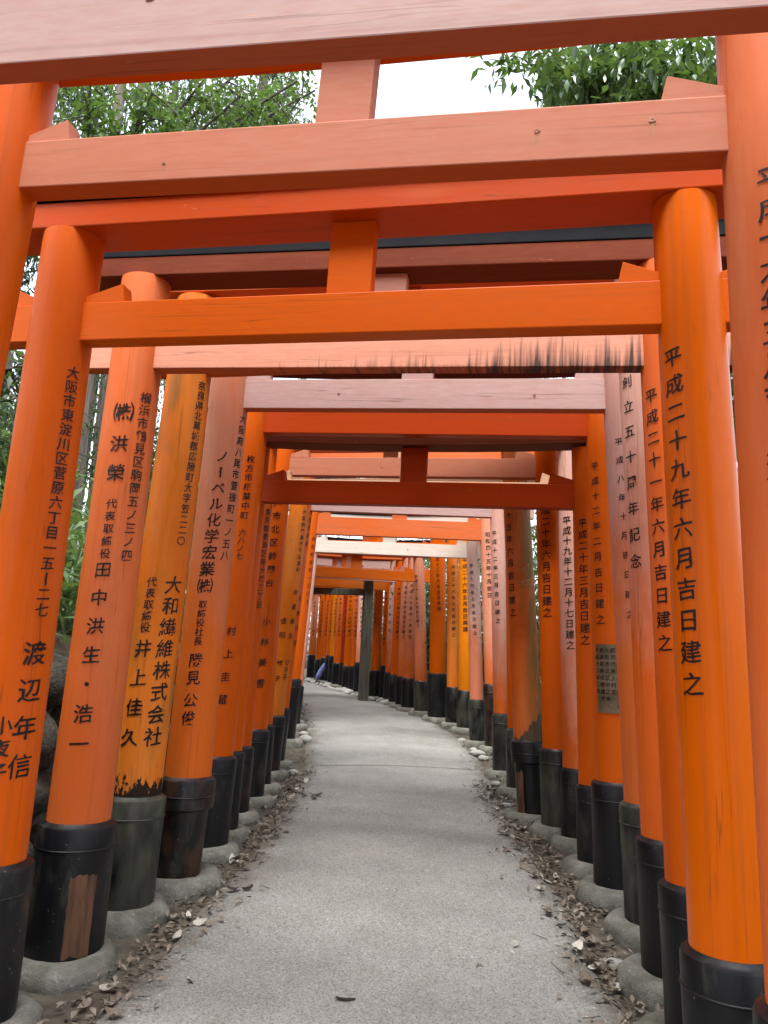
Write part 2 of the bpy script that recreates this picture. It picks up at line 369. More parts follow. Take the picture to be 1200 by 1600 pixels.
def axis_vals(a, b, fine0, fine1, fstep, cstep):
    v = []; x = a
    while x < b:
        v.append(x); x += fstep if fine0 <= x < fine1 else cstep
    v.append(b); return v
xs = sorted(set([-150, -100, -70, -50] + axis_vals(-40, 30, -7.5, 3, .10, 2.0) + [45, 70, 100, 150])); ys = sorted(set([-120, -80, -50] + axis_vals(-30, 45, -1, 27, .13, 2.0) + [60, 80, 110, 150, 200, 260]))
V = [(x, y, terrain(x, y)) for y in ys for x in xs]; nx = len(xs)
F = [(j * nx + i, j * nx + i + 1, (j + 1) * nx + i + 1, (j + 1) * nx + i) for j in range(len(ys) - 1) for i in range(nx - 1)]
tag(link('ground', mesh('ground', V, F, True), M['soil']), kind='structure')

PLY = [-12, 3.5, 6.6, 9.5, 13.4, 16, 18.2, 20, 22, 24.7, 27, 29]; PLX = [-1.45, -1.47, -1.48, -1.78, -2.55, -3.2, -3.9, -4.7, -5.6, -6.9, -8.3, -9.6]
PRY = [-12, 4, 5.5, 7.1, 8.5, 10.2, 12.3, 14.5, 16.8, 19.4, 22, 24.7, 27, 29]; PRX = [.72, .74, .66, .50, .36, .30, .06, -.5, -1.35, -2.65, -3.75, -4.9, -6.5, -8]
V, F = [], []; NXP = 28; yy = -12.0; rows = 0
while yy < 29:
    l = np.interp(yy, PLY, PLX) - .05 + .05 * noise.noise((yy * 2.3, 0, 5)) + .03 * noise.noise((yy * 9, 0, 5))
    r = np.interp(yy, PRY, PRX) + .06 + .07 * noise.noise((yy * 2.1, 3, 9)) + .04 * noise.noise((yy * 8, 3, 9))
    for i in range(NXP + 1):
        t = i / NXP; x = l + (r - l) * t; crown = .02 * (1 - (2 * t - 1) ** 2)
        e = 0 if 0 < i < NXP else -.03
        V.append((x, yy, gz(yy) + .022 + crown + e + .004 * noise.noise((x * 2, yy * 2, 0))))
    rows += 1; yy += .08
for j in range(rows - 1):
    for i in range(NXP): a = j * (NXP + 1) + i; F.append((a, a + 1, a + NXP + 2, a + NXP + 1))
pm_ = mesh('path', V, F, True); at_ = pm_.attributes.new('grit', 'FLOAT', 'POINT')
at_.data.foreach_set('value', np.array([max(0, abs(2 * (i % (NXP + 1)) / NXP - 1) - .62) / .38 for i in range(len(V))], np.float32))
path = tag(link('path', pm_, M['path']), kind='structure')
# the dark joint that crosses the paving
V, F = [], []
for i in range(41):
    t = i / 40; yj = 9.45 + .35 * t + .05 * math.sin(t * 3.1) + .012 * noise.noise((t * 14, 0, 0))
    l = np.interp(yj, PLY, PLX) + .06; r = np.interp(yj, PRY, PRX) - .06
    x = l + (r - l) * t; z = gz(yj) + .022 + .02 * (1 - (2 * t - 1) ** 2) + .007
    V += [(x, yj - .011, z), (x, yj + .011, z)]
    if i: a = 2 * i; F.append((a - 2, a, a + 1, a - 1))
M['joint'] = simple('joint_filler', (.07, .068, .06), (.13, .128, .115), rough=.9, bump=0)
link('expansion_joint', mesh('expansion_joint', V, F), M['joint'], path)

# ------------------------------------------------------------------ glyphs
_font_cu = bpy.data.curves.new('glyph', 'FONT'); _font_cu.size = 1.0; _font_cu.resolution_u = 2; _font_cu.offset = .012
_font_ob = bpy.data.objects.new('glyph', _font_cu); COL.objects.link(_font_ob)
GLYPH = {}
def glyph(ch):
    if ch in GLYPH: return GLYPH[ch]
    _font_cu.body = ch; bpy.context.view_layer.update()
    dg = bpy.context.evaluated_depsgraph_get(); me = _font_ob.evaluated_get(dg).to_mesh()
    bm = bmesh.new(); bm.from_mesh(me); _font_ob.evaluated_get(dg).to_mesh_clear()
    if len(bm.verts):
        xs_ = [v.co.x for v in bm.verts]; ys_ = [v.co.y for v in bm.verts]
        mx = (min(xs_) + max(xs_)) / 2 if ch in 'ー㈱' else .5; my = (min(ys_) + max(ys_)) / 2 if ch in 'ー一二三・' else .38
        for v in bm.verts:
            x, y = v.co.x - mx, v.co.y - my
            if ch == 'ー': x, y = -y * 1.1, x * 1.0
            y += .10 * x                                                     # brush hand: strokes climb to the right
            v.co.x, v.co.y, v.co.z = x * 1.03 + .016 * math.sin(11 * y + ord(ch)) + .012 * math.sin(23 * x + 17 * y), y + .016 * math.sin(9 * x + ord(ch)) + .010 * math.sin(27 * y - 13 * x), 0
        for i in range(-3, 4):
            bmesh.ops.bisect_plane(bm, geom=bm.verts[:] + bm.edges[:] + bm.faces[:], plane_co=(i * .13, 0, 0), plane_no=(1, 0, 0))
    bm.verts.index_update()
    GLYPH[ch] = ([(v.co.x, v.co.y) for v in bm.verts], [[v.index for v in f.verts] for f in bm.faces]); bm.free()
    return GLYPH[ch]

# ------------------------------------------------------------------ torii gates
# number: (left pillar, right pillar, tie beam underside left / right, tie height, strut height, taper)
# pillar = (x, y, ground, diameter, sleeve height, lean x, lean y), metres
GATES = {
    0: ((-1.95, 1.86, 0.0, .30, .62, .02, .01), (1.08, 1.56, 0.0, .30, .62, -.01, 0), 3.24, 3.045, .24, .36, .9),
    -1: ((-1.95, .98, 0.0, .30, .62, .012, 0), (1.06, .74, 0.0, .30, .62, -.012, 0), 3.08, 3.05, .2, .34, .9),
    -2: ((-1.95, -.42, 0.0, .29, .62, .012, 0), (1.05, -.62, 0.0, .28, .62, -.012, 0), 3.10, 3.08, .2, .34, .9),
    -3: ((-1.95, -1.25, 0.0, .30, .62, .012, 0), (1.05, -1.40, 0.0, .30, .62, -.012, 0), 3.05, 3.05, .2, .34, .9),
    -4: ((-1.95, -2.05, 0.0, .28, .62, .012, 0), (1.05, -2.2, 0.0, .28, .62, -.012, 0), 3.15, 3.12, .2, .34, .9),
    1: ((-1.942, 2.468, 0.0, 0.3, 0.62, 0.0282, 0.021), (0.959, 2.226, 0.0, 0.3, 0.66, -0.0085, 0.0037), 3.285, 3.163, 0.2, 0.36, 0.9),
    2: ((-1.936, 3.224, 0.0, 0.31, 0.6, 0.004, 0.0024), (0.952, 2.908, 0.0, 0.275, 0.58, -0.022, 0.0073), 2.964, 2.908, 0.19, 0.35, 0.9),
    3: ((-1.928, 3.979, 0.0, 0.32, 0.62, 0.0096, 0.0046), (1.078, 3.677, 0.0, 0.28, 0.6, -0.0265, 0.0077), 3.137, 3.046, 0.21, 0.34, 0.88),
    4: ((-1.929, 4.62, 0.024, 0.32, 0.62, 0.0274, 0.0112), (1.134, 4.319, 0.006, 0.29, 0.65, -0.0322, 0.0082), 3.37, 3.37, 0.2, 0.33, 0.9),
    5: ((-1.8, 5.197, 0.06, 0.315, 0.62, 0.0191, 0.0066), (1.182, 4.978, 0.049, 0.28, 0.67, -0.0389, 0.0089), 3.325, 3.274, 0.22, 0.3, 0.9),
    6: ((-1.853, 5.886, 0.094, 0.29, 0.64, 0.0295, 0.0091), (1.112, 5.629, 0.081, 0.28, 0.67, -0.0217, 0.0042), 3.358, 3.279, 0.19, 0.32, 0.9),
    7: ((-1.872, 6.363, 0.118, 0.22, 0.6, 0.0181, 0.0053), (1.036, 6.099, 0.105, 0.22, 0.55, -0.0198, 0.0032), 2.873, 2.823, 0.2, 0.3, 0.9),
    8: ((-1.957, 6.875, 0.144, 0.27, 0.56, 0.0168, 0.0047), (1.018, 6.787, 0.139, 0.24, 0.55, -0.0194, 0.0028), 3.0, 3.0, 0.2, 0.32, 0.9),
    9: ((-1.962, 7.446, 0.172, 0.25, 0.63, 0.0286, 0.0073), (0.904, 7.101, 0.155, 0.26, 0.65, -0.0343, 0.0042), 3.387, 3.321, 0.19, 0.3, 0.9),
    10: ((-2.013, 8.019, 0.201, 0.22, 0.6, 0.0, 0.0), (0.715, 7.542, 0.177, 0.285, 0.65, -0.0598, 0.0058), 3.27, 3.25, 0.2, 0.32, 0.9),
    11: ((-2.111, 8.714, 0.236, 0.25, 0.61, 0.0565, 0.0134), (0.66, 8.617, 0.231, 0.2, 0.62, -0.0289, 0.0022), 3.38, 3.38, 0.2, 0.3, 0.9),
    12: ((-2.189, 9.379, 0.269, 0.22, 0.62, 0.056, 0.0128), (0.558, 9.62, 0.281, 0.2, 0.66, -0.0363, 0.002), 3.413, 3.422, 0.2, 0.3, 0.9),
    13: ((-2.4, 10.942, 0.347, 0.22, 0.85, 0.0538, 0.0116), (0.535, 11.319, 0.366, 0.22, 0.88, -0.0542, 0.0023), 3.372, 3.402, 0.27, 0.26, 0.9),
    14: ((-2.675, 12.601, 0.43, 0.22, 0.62, 0.0503, 0.0106), (0.313, 11.813, 0.391, 0.21, 0.61, -0.0468, 0.0012), 3.342, 3.196, 0.2, 0.24, 0.9),
    15: ((-2.83, 13.2, 0.46, 0.24, 0.62, 0.0, 0.0), (0.137, 13.255, 0.463, 0.24, 0.62, -0.0237, 0.0002), 3.44, 3.44, 0.2, 0.28, 0.9),
    16: ((-2.98, 13.75, 0.488, 0.24, 0.62, 0.0, 0.0), (-0.062, 13.868, 0.493, 0.24, 0.62, -0.0318, -0.0002), 3.52, 3.52, 0.2, 0.28, 0.9),
    17: ((-3.15, 14.3, 0.515, 0.32, 0.8, 0.0, 0.0), (-0.357, 14.557, 0.528, 0.32, 0.8, -0.0313, -0.0008), 3.6, 3.6, 0.2, 0.28, 0.9),
    18: ((-3.35, 14.85, 0.542, 0.25, 0.6, 0.0, 0.0), (-0.694, 15.31, 0.565, 0.25, 0.6, -0.052, -0.0024), 3.174, 3.174, 0.2, 0.28, 0.9),
    19: ((-3.55, 15.4, 0.57, 0.24, 0.6, 0.0, 0.0), (-1.004, 15.9, 0.595, 0.24, 0.6, 0.0, 0.0), 3.27, 3.27, 0.2, 0.28, 0.9),
    20: ((-3.75, 15.9, 0.595, 0.23, 0.6, 0.0, 0.0), (-1.178, 16.5, 0.615, 0.23, 0.6, 0.0, 0.0), 3.33, 3.33, 0.2, 0.28, 0.9),
    21: ((-3.95, 16.4, 0.612, 0.23, 0.6, 0.0, 0.0), (-1.376, 17.1, 0.633, 0.23, 0.6, 0.0, 0.0), 3.34, 3.34, 0.2, 0.28, 0.9),
    22: ((-4.15, 16.9, 0.627, 0.22, 0.62, 0.0, 0.0), (-1.555, 17.7, 0.651, 0.22, 0.62, 0.0, 0.0), 3.42, 3.42, 0.2, 0.28, 0.9),
    23: ((-4.35, 17.35, 0.641, 0.22, 0.75, 0.0, 0.0), (-1.712, 18.2, 0.666, 0.22, 0.75, 0.0, 0.0), 3.253, 3.253, 0.2, 0.28, 0.9),
    24: ((-4.55, 17.8, 0.654, 0.24, 0.62, 0.0, 0.0), (-1.978, 18.5, 0.675, 0.24, 0.62, 0.0, 0.0), 3.414, 3.414, 0.2, 0.28, 0.9),
    25: ((-4.906, 18.325, 0.67, 0.22, 0.75, 0.0, 0.0), (-2.524, 19.7, 0.711, 0.22, 0.75, 0.0, 0.0), 3.49, 3.49, 0.2, 0.28, 0.9),
    26: ((-5.112, 18.963, 0.689, 0.2, 0.62, 0.0, 0.0), (-2.767, 20.4, 0.732, 0.2, 0.62, 0.0, 0.0), 3.51, 3.51, 0.2, 0.28, 0.9),
    27: ((-5.327, 19.602, 0.708, 0.24, 0.6, 0.0, 0.0), (-3.021, 21.1, 0.753, 0.24, 0.6, 0.0, 0.0), 3.531, 3.531, 0.2, 0.28, 0.9),
    28: ((-5.524, 20.242, 0.727, 0.19, 0.66, 0.0, 0.0), (-3.258, 21.8, 0.774, 0.19, 0.66, 0.0, 0.0), 3.551, 3.551, 0.2, 0.28, 0.9),
    29: ((-5.747, 20.884, 0.747, 0.26, 0.62, 0.0, 0.0), (-3.523, 22.5, 0.795, 0.26, 0.62, 0.0, 0.0), 3.571, 3.571, 0.2, 0.28, 0.9),
    30: ((-5.953, 21.426, 0.763, 0.22, 0.8, 0.0, 0.0), (-3.772, 23.1, 0.813, 0.22, 0.8, 0.0, 0.0), 3.588, 3.588, 0.2, 0.28, 0.9),
    31: ((-6.126, 21.969, 0.779, 0.2, 0.8, 0.0, 0.0), (-3.989, 23.7, 0.831, 0.2, 0.8, 0.0, 0.0), 3.605, 3.605, 0.2, 0.28, 0.9),
    32: ((-6.324, 22.514, 0.795, 0.24, 0.7, 0.0, 0.0), (-4.233, 24.3, 0.849, 0.24, 0.7, 0.0, 0.0), 3.622, 3.622, 0.2, 0.28, 0.9),
    33: ((-6.57, 23.06, 0.812, 0.22, 0.62, 0.0, 0.0), (-4.526, 24.9, 0.867, 0.22, 0.62, 0.0, 0.0), 3.639, 3.639, 0.2, 0.28, 0.9),
    34: ((-6.886, 23.707, 0.831, 0.25, 0.75, 0.0, 0.0), (-4.891, 25.6, 0.888, 0.25, 0.75, 0.0, 0.0), 3.66, 3.66, 0.2, 0.28, 0.9),
}
# (gate, side, characters, bearing of first / last, height of first / last, size of first / last)
TEXTS = [
    (1, 'R', '平成十九年三月吉日建之', -21, -32, 3.01, 2.037, 0.084, 0.087),
    (2, 'L', '大阪市東淀川区菅原六丁目一五ー二七', 61, 61, 2.796, 1.709, 0.06454062499999998, 0.06454062499999998),
    (2, 'L', '渡辺年信', 60, 60, 1.526, 1.063, 0.106, 0.104),
    (2, 'L', '小夜子', 25, 26, 1.228, 1.042, 0.08, 0.079),
    (2, 'R', '平成二十九年六月吉日建之', -54, -50, 2.755, 1.525, 0.083, 0.086),
    (3, 'L', '横浜市鶴見区駒岡五ノ三ノ四', 56, 55, 2.946, 2.054, 0.07061666666666669, 0.067),
    (3, 'L', '㈱', 11, 11, 2.845, 2.845, 0.115, 0.115),
    (3, 'L', '洪榮', 10, 11, 2.661, 2.498, 0.098, 0.097),
    (3, 'L', '代表取締役', 11, 11, 2.324, 2.053, 0.057, 0.056),
    (3, 'L', '田中洪生・浩一', 11, 8, 1.967, 1.082, 0.087, 0.102),
    (3, 'R', '平成二十一年六月吉日建之', -56, -54, 2.883, 1.695, 0.074, 0.082),
    (4, 'L', '奈良県北葛城郡広陵町大字笠二二〇', 60, 55, 3.273, 2.242, 0.06529666666666667, 0.062),
    (4, 'L', '大和繊維株式会社', 51, 48, 1.964, 1.062, 0.115, 0.114),
    (4, 'L', '代表取締役', -1, -2, 1.973, 1.697, 0.06555, 0.06555),
    (4, 'L', '井上佳久', -1, -4, 1.572, 1.056, 0.109, 0.109),
    (4, 'R', '創立五十周年記念', -54, -57, 3.198, 2.158, 0.073, 0.082),
    (5, 'L', '大阪府八尾市萱振町一ノ五八', 71, 54, 3.242, 2.233, 0.072, 0.071),
    (5, 'L', 'ノーベル化学宏業㈱', 18, 9, 2.934, 2.014, 0.091, 0.10925000000000004),
    (5, 'L', '取締役社長', 9, 7, 1.887, 1.637, 0.059375, 0.059375),
    (5, 'L', '勝見', 7, 6, 1.514, 1.397, 0.096, 0.097),
    (5, 'L', '公俊', 5, 4, 1.251, 1.136, 0.096, 0.096),
    (5, 'R', '平成八年十月吉日建之', -31, -27, 3.031, 1.913, 0.053, 0.049),
    (6, 'L', '枚方市楠葉中町', 26, 26, 3.112, 2.649, 0.068, 0.067),
    (6, 'L', '六八ノ七', 26, 25, 2.509, 2.32, 0.05985000000000001, 0.05985000000000001),
    (6, 'L', '村上圭蔵', 27, 22, 1.738, 1.225, 0.075, 0.077),
    (6, 'R', '平成十二年二月吉日建之', -45, -41, 3.04, 1.918, 0.063, 0.073),
    (7, 'R', '平成二十年三月吉日建之', -26, -28, 2.7, 1.79, 0.074, 0.083),
    (8, 'L', '東京都豊島区南大塚三丁目', 60, 57, 2.882, 2.018, 0.072, 0.072),
    (8, 'R', '平成十九年十二月十七日建之', -30, -25, 2.85, 1.769, 0.079, 0.079),
    (9, 'L', '神戸市北区鈴蘭台', 17, 14, 3.219, 2.271, 0.091, 0.082),
    (9, 'L', '小林美雪', 20, 20, 1.896, 1.304, 0.082, 0.086),
    (9, 'R', '平成二十年六月吉日建之', -22, -29, 3.103, 2.06, 0.086, 0.093),
    (10, 'R', '平成十五年六月吉日建之', -44, -46, 3.275, 2.081, 0.074, 0.082),
    (11, 'L', '大阪府門真市千石東町', 50, 55, 3.255, 2.57, 0.057, 0.06),
    (11, 'L', '中道保治', 57, 59, 2.301, 1.81, 0.072, 0.072),
    (11, 'L', '佳昭', 6, 8, 1.971, 1.811, 0.074, 0.073),
    (11, 'L', '敏子', 14, 11, 1.497, 1.326, 0.065, 0.065),
    (11, 'L', 'ひろ子', 59, 54, 1.507, 1.343, 0.072, 0.072),
    (12, 'L', '大田市楠町', 69, 69, 3.395, 2.98, 0.072, 0.072),
    (12, 'L', '小野元司', 66, 66, 2.29, 1.741, 0.072, 0.072),
    (12, 'R', '平成十二年三月吉日建之', -33, -16, 3.215, 2.12, 0.065, 0.065),
    (13, 'L', '西田邦彦町一三〇三', 46, 57, 3.292, 2.371, 0.057, 0.065),
    (13, 'R', '昭和四十五年十月吉日', 8, 4, 3.486, 2.587, 0.077, 0.075),
    (14, 'R', '平成十四年七月吉日建之', -22, -2, 3.075, 2.055, 0.063, 0.058),
    (15, 'R', '平成二十六年五月吉日再建', -6, 0, 3.357, 2.174, 0.089, 0.087),
    (16, 'R', '平成二十六年七月吉日建之', 4, 6, 3.306, 2.094, 0.07, 0.069),
    (17, 'R', '平成十二年六月吉日修理', -3, 11, 3.637, 2.595, 0.073, 0.073),
    (18, 'R', '平成二十二年九月吉日建之', -31, -18, 3.273, 2.31, 0.078, 0.068),
    (22, 'R', '平成二十三年吉日', -30, -30, 3.542, 2.292, 0.075, 0.075),
    (23, 'R', '平成二十三年八月吉日建之', -30, -30, 3.166, 2.004, 0.075, 0.075),
    (24, 'R', '平成十八年四月吉日', -30, -30, 3.282, 2.505, 0.075, 0.075),
]
LABELS = {
    -1: 'torii gate just overhead of the camera, in front of the grey-pink beam', -2: 'first torii gate behind the camera', -3: 'second torii gate behind the camera', -4: 'third torii gate behind the camera',
    0: 'nearest torii gate, only its greyish pink beam crossing the very top of the view',
    1: 'torii gate with broad salmon-pink beam and wedges outlined against trees and sky',
    2: 'glossy bright orange torii gate with clean orange beam, right pillar dated 平成二十九年',
    3: 'torii gate with pink beam streaked by black drip stains, 横浜市 on its left pillar',
    4: 'torii gate with algae-stained yellowish left pillar rotted at the foot, lettered 大和繊維株式会社',
    5: 'pale lilac torii gate with ノーベル化学宏業 written down its left pillar',
    6: 'torii gate with shade-darkened red beam and an aged metal plate on its right pillar',
    7: 'shade-darkened red torii gate whose wedges and strut show inside the first dark red beam',
    8: 'weathered torii gate whose right pillar reads 平成十九年十二月十七日',
    9: 'torii gate with 小林美雪 on its left pillar, coral beam in the gap above shade-darkened red',
    10: 'torii gate whose thick greenish right pillar is scratched and peeling to bare wood',
    11: 'torii gate with thin right pillar mostly hidden behind the greenish peeling one',
    12: 'torii gate with thin pale pink beam and whitened right pillar dated 平成十二年三月',
    13: 'salmon torii gate with tall black sleeves and deep salmon beam above the white beam',
    14: 'chalky white torii gate with cream beam, right pillar dated 平成十四年七月',
    15: 'torii gate with a bright yellow-orange right pillar beside the chalky white one',
    16: 'ochre orange torii gate dated 平成二十六年七月, just beyond the yellow-orange pillar',
    17: 'torii gate with the stoutest far right pillar, ending in the characters 修理',
    18: 'torii gate with coral right pillar dated 平成二十二年 and orange beam below the cream one',
    19: 'torii gate whose slim pinkish right pillar follows the coral one dated 平成二十二年',
    20: 'torii gate with coral right pillar on the bend, two beyond the one dated 平成二十二年',
    21: 'torii gate with plain orange right pillar on the bend, left of two coral pillars',
    22: 'torii gate with pale-topped right pillar on the bend, between two plain orange pillars',
    23: 'torii gate with orange beam just above the grey timber gate, on tall dark sleeves',
    24: 'torii gate whose coral right pillar stands directly right of the grey timber post',
    25: 'torii gate with whitened right pillar directly left of the grey timber post',
    26: 'coral torii gate seen through the grey gate, second pillar left of its post',
    27: 'glossy orange torii gate seen through the grey gate, third pillar left of its post',
    28: 'thin dark red torii gate seen through the grey gate, between glossy orange and coral pillars',
    29: 'thick coral torii gate at the middle of the view through the grey gate',
    30: 'brightest yellow-orange torii gate seen through the grey gate on tall black sleeves',
    31: 'orange torii gate just left of the brightest yellow-orange one through the grey gate',
    32: 'orange torii gate directly behind the blue folded umbrella at the far bend',
    33: 'orange torii gate left of the blue folded umbrella at the far bend',
    34: 'farthest pinkish torii gate at the left edge of the view through the grey gate',
}
SHORT = ['nearest grey-pink beam gate', 'salmon-pink beam gate', 'glossy orange 平成二十九年 gate', 'black-stained beam gate', 'algae-stained gate', 'lilac gate', 'metal plate gate', 'second shade-darkened red gate',
         '平成十九年十二月 gate', '小林美雪 gate', 'peeling pillar gate', 'thin hidden pillar gate', '平成十二年三月 gate', 'salmon tall-sleeved gate', 'chalky white gate', 'yellow-orange gate', 'ochre gate', '修理 gate', '平成二十二年 gate']
def beside(x, y):
    k = min(range(2, 19), key=lambda q: min((GATES[q][s][0] - x) ** 2 + (GATES[q][s][1] - y) ** 2 for s in (0, 1)))
    side = 'left' if (GATES[k][0][0] - x) ** 2 + (GATES[k][0][1] - y) ** 2 < (GATES[k][1][0] - x) ** 2 + (GATES[k][1][1] - y) ** 2 else 'right'
    return f'{side} footing of the {SHORT[k]}'
def pillar(root, origin, p, top, taper, mat, smat, k, side, far=False):
    x, y, g_, D, bh, lx, ly = p; bh += .065
    loc = Vector((x, y, g_)) - origin
    H = top - g_; n = 24 if far else 44
    def rad(z): return D / 2 * (1 - (1 - taper) * min(1, max(0, z / 3.5)))
    ph = k * 1.7 + side
    def wob(a, z): return 1 + .006 * math.sin(2 * a + ph + z) + .005 * math.sin(3 * a - z * 2 + ph)
    prof = [(rad(z), z) for z in np.linspace(bh - .08, H, 8 if far else 16)]
    vs_, fs = lathe(prof, n, wob, (lx, ly)); fs.append(tuple(range(len(vs_) - n, len(vs_)))) 
    pil = link('pillar', smooth_by_angle(mesh('pillar', vs_, fs)), mat, root, loc)
    rb = D * .60
    chips = (lambda a, z: 1 + .012 * noise.noise((math.cos(a) * 2, math.sin(a) * 2, z * 3 + k * 5 + side)))
    broken = (k, side) in ((5, 0), (10, 1))
    cap = .085 if broken else .07
    lo = rb * (.84 if broken else 1.0)
    prof = [(rad(bh) - .004, bh + .012), (rad(bh) + .003, bh + .012), (rb - .016, bh - .001), (rb - .005, bh - .006), (rb, bh - .018), (rb, bh - cap - .10)]
    prof += [(lo, bh - cap - .115)] + [(lo * (1 - .10 * t if broken else 1), (bh - cap - .115) * (1 - t)) for t in (.25, .5, .75, 1)] + [(lo, -.12)]
    vs_, fs = lathe(prof[::-1], n, chips, (lx, ly))
    link('base_sleeve', smooth_by_angle(mesh('base_sleeve', vs_, fs), 35), smat, pil)
    if not far:
        rr = rb + .0045                                                          # the seam of the metal collar
        prof = [(rb - .004, bh - .115), (rr, bh - .112), (rr, bh - .106), (rb - .004, bh - .103)]
        vs_, fs = lathe(prof, n, chips, (lx, ly)); link('sleeve_band', mesh('sleeve_band', vs_, fs, True), smat, pil)
    rf = rb + .10 + .05 * noise.noise((k * 3.1, side * 7, 2))
    hf = .095 + .03 * noise.noise((k * 1.9, side * 5, 8))
    lump = (lambda a, z: 1 + .16 * noise.noise((math.cos(a) * .9 + k * 9, math.sin(a) * .9 + side * 5, z * 2)) + .06 * noise.noise((math.cos(a) * 3.4, math.sin(a) * 3.4, z * 9 + k)) + .035 * noise.noise((math.cos(a) * 9, math.sin(a) * 9, z * 30 + k)))
    prof = [(rf * 1.02, -.12), (rf * 1.06, 0), (rf * 1.05, hf * .25), (rf * 1.03, hf * .5), (rf * .99, hf * .74), (rf * .90, hf * .92), ((rf * .6 + rb * .4), hf * 1.0), (rb + .02, hf * 1.02), (rb * .8, hf - .02)]
    vs_, fs = lathe(prof, 20 if far else 44, lump); link('footing', mesh('footing', vs_, fs, True), M['footing'], root, loc)
    return pil, rad
def box_between(A, B, ext, th, h, sag=0, n=1):
    """beam from A to B (centres of its underside), running ext past both; returned around its own middle"""
    A, B = Vector(A), Vector(B); d = (B - A); L = d.length; mid = (A + B) / 2 + Vector((0, 0, h / 2))
    half = L / 2 + ext; vs_, fs = [], []
    for i in range(n + 1):
        s = -half + 2 * half * i / n; lift = sag * (s / half) ** 2
        for (yy, zz) in ((-th / 2, -h / 2), (th / 2, -h / 2), (th / 2, h / 2), (-th / 2, h / 2)): vs_.append((s, yy, zz + lift))
    for i in range(n):
        for j in range(4): a = i * 4; fs.append((a + j, a + 4 + j, a + 4 + (j + 1) % 4, a + (j + 1) % 4))
    fs += [(0, 1, 2, 3), (n * 4 + 3, n * 4 + 2, n * 4 + 1, n * 4)]
    me = mesh('beam', vs_, fs)
    bm = bmesh.new(); bm.from_mesh(me); bmesh.ops.recalc_face_normals(bm, faces=bm.faces[:]); bm.to_mesh(me); bm.free()
    return me, mid, math.atan2(d.y, d.x), -math.asin(d.z / L)
def beam(name, root, origin, A, B, ext, th, h, mat, sag=0, n=1, bev=.006):
    me, mid, rz, ry = box_between(A, B, ext, th, h, sag, n); bevel_mesh(me, bev, 2)
    o = link(name, me, mat, root, mid - origin); o.rotation_euler = (0, ry, rz); return o
PILLARS = {}
def build_gate(k):
    PL, PR, zl, zr, nh, sh, taper = GATES[k]; far = k >= 15
    origin = Vector(((PL[0] + PR[0]) / 2, (PL[1] + PR[1]) / 2, (PL[2] + PR[2]) / 2))
    root = tag(empty('torii_gate', origin), LABELS[k], 'torii gate', 'vermilion torii gates lining the path')
    mats = PAINT[k]; sl = SLEEVE.get(k, (S_black, S_black) if k % 3 else (S_mid, S_mid))
    def ax(P, z): return Vector((P[0] + P[5] * (z - P[2]), P[1] + P[6] * (z - P[2]), z))
    toph = [zl + nh + sh, zr + nh + sh]
    PILLARS[(k, 'L')] = (*pillar(root, origin, PL, toph[0] + .003, taper, mats[0], sl[0], k, 0, far), PL)
    PILLARS[(k, 'R')] = (*pillar(root, origin, PR, toph[1] + .003, taper, mats[1], sl[1], k, 1, far), PR)
    A, B = ax(PL, zl), ax(PR, zr); th = .095 if k != 0 else .08
    beam('tie_beam', root, origin, A, B, .46, th, nh, mats[2], bev=.005)
    d = (B - A); L = d.length; u = d.normalized(); v = Vector((-u.y, u.x, 0)).normalized(); w = u.cross(v) if u.cross(v).z > 0 else -u.cross(v)
    # wedges on the tie beam, inner and outer side of both pillars; tall end away from the pillar
    for P, base, s in ((PL, A, 1), (PL, A, -1), (PR, B, 1), (PR, B, -1)):
        r = P[3] / 2 * taper * .98; wl = .20 + .02 * math.sin(k * 3 + s); t2 = th * .42
        c = base + w * (nh + .001) + u * s * r * .86
        pts = []
        for yv in (-t2, t2):
            for (a, z) in ((0, 0), (wl, 0), (wl - .018, .092), (0, .03)): pts.append((u * (s * a) + v * yv + w * z))
        fs = [(0, 1, 2, 3), (7, 6, 5, 4), (0, 4, 5, 1), (1, 5, 6, 2), (2, 6, 7, 3), (3, 7, 4, 0)]
        me = mesh('wedge', pts, fs); bm = bmesh.new(); bm.from_mesh(me); bmesh.ops.recalc_face_normals(bm, faces=bm.faces[:]); bm.to_mesh(me); bm.free()
        bevel_mesh(me, .003, 1); link('wedge', me, mats[2], root, c - origin)
    C0 = (A + B) / 2; sw = .20 if k < 3 else .22
    me, mid, rz, ry = box_between(C0 + w * (nh + .001) - u * sw / 2, C0 + w * (nh + .001) + u * sw / 2, 0, .075, sh - .003)
    o = link('strut', bevel_mesh(me, .004, 2), mats[2] if k not in (8, 9) else B_woody, root, mid - origin); o.rotation_euler = (0, ry, rz)
    At, Bt = ax(PL, toph[0]), ax(PR, toph[1])
    lh, lt = (.19, .22) if k != 2 else (.13, .24)
    if k == 3:
        beam('lintel', root, origin, At, Bt, .42, .20, .115, B_worn)
        beam('lintel_cap', root, origin, At + Vector((0, 0, .117)), Bt + Vector((0, 0, .117)), .40, .21, .11, M['cap'])
        beam('lintel_board', root, origin, At + Vector((0, 0, .229)), Bt + Vector((0, 0, .229)), .55, .25, .15, B_fresh)
    else:
        beam('lintel', root, origin, At, Bt, .52, lt, lh, mats[3], .05 if k != 2 else .01, 8)
        beam('lintel_cap', root, origin, At + Vector((0, 0, lh + .002)), Bt + Vector((0, 0, lh + .002)), .62, lt + .03, .12 if k != 2 else .07, M['cap'], .10 if k != 2 else .02, 8)
    return root
ROOTS = {k: build_gate(k) for k in GATES}

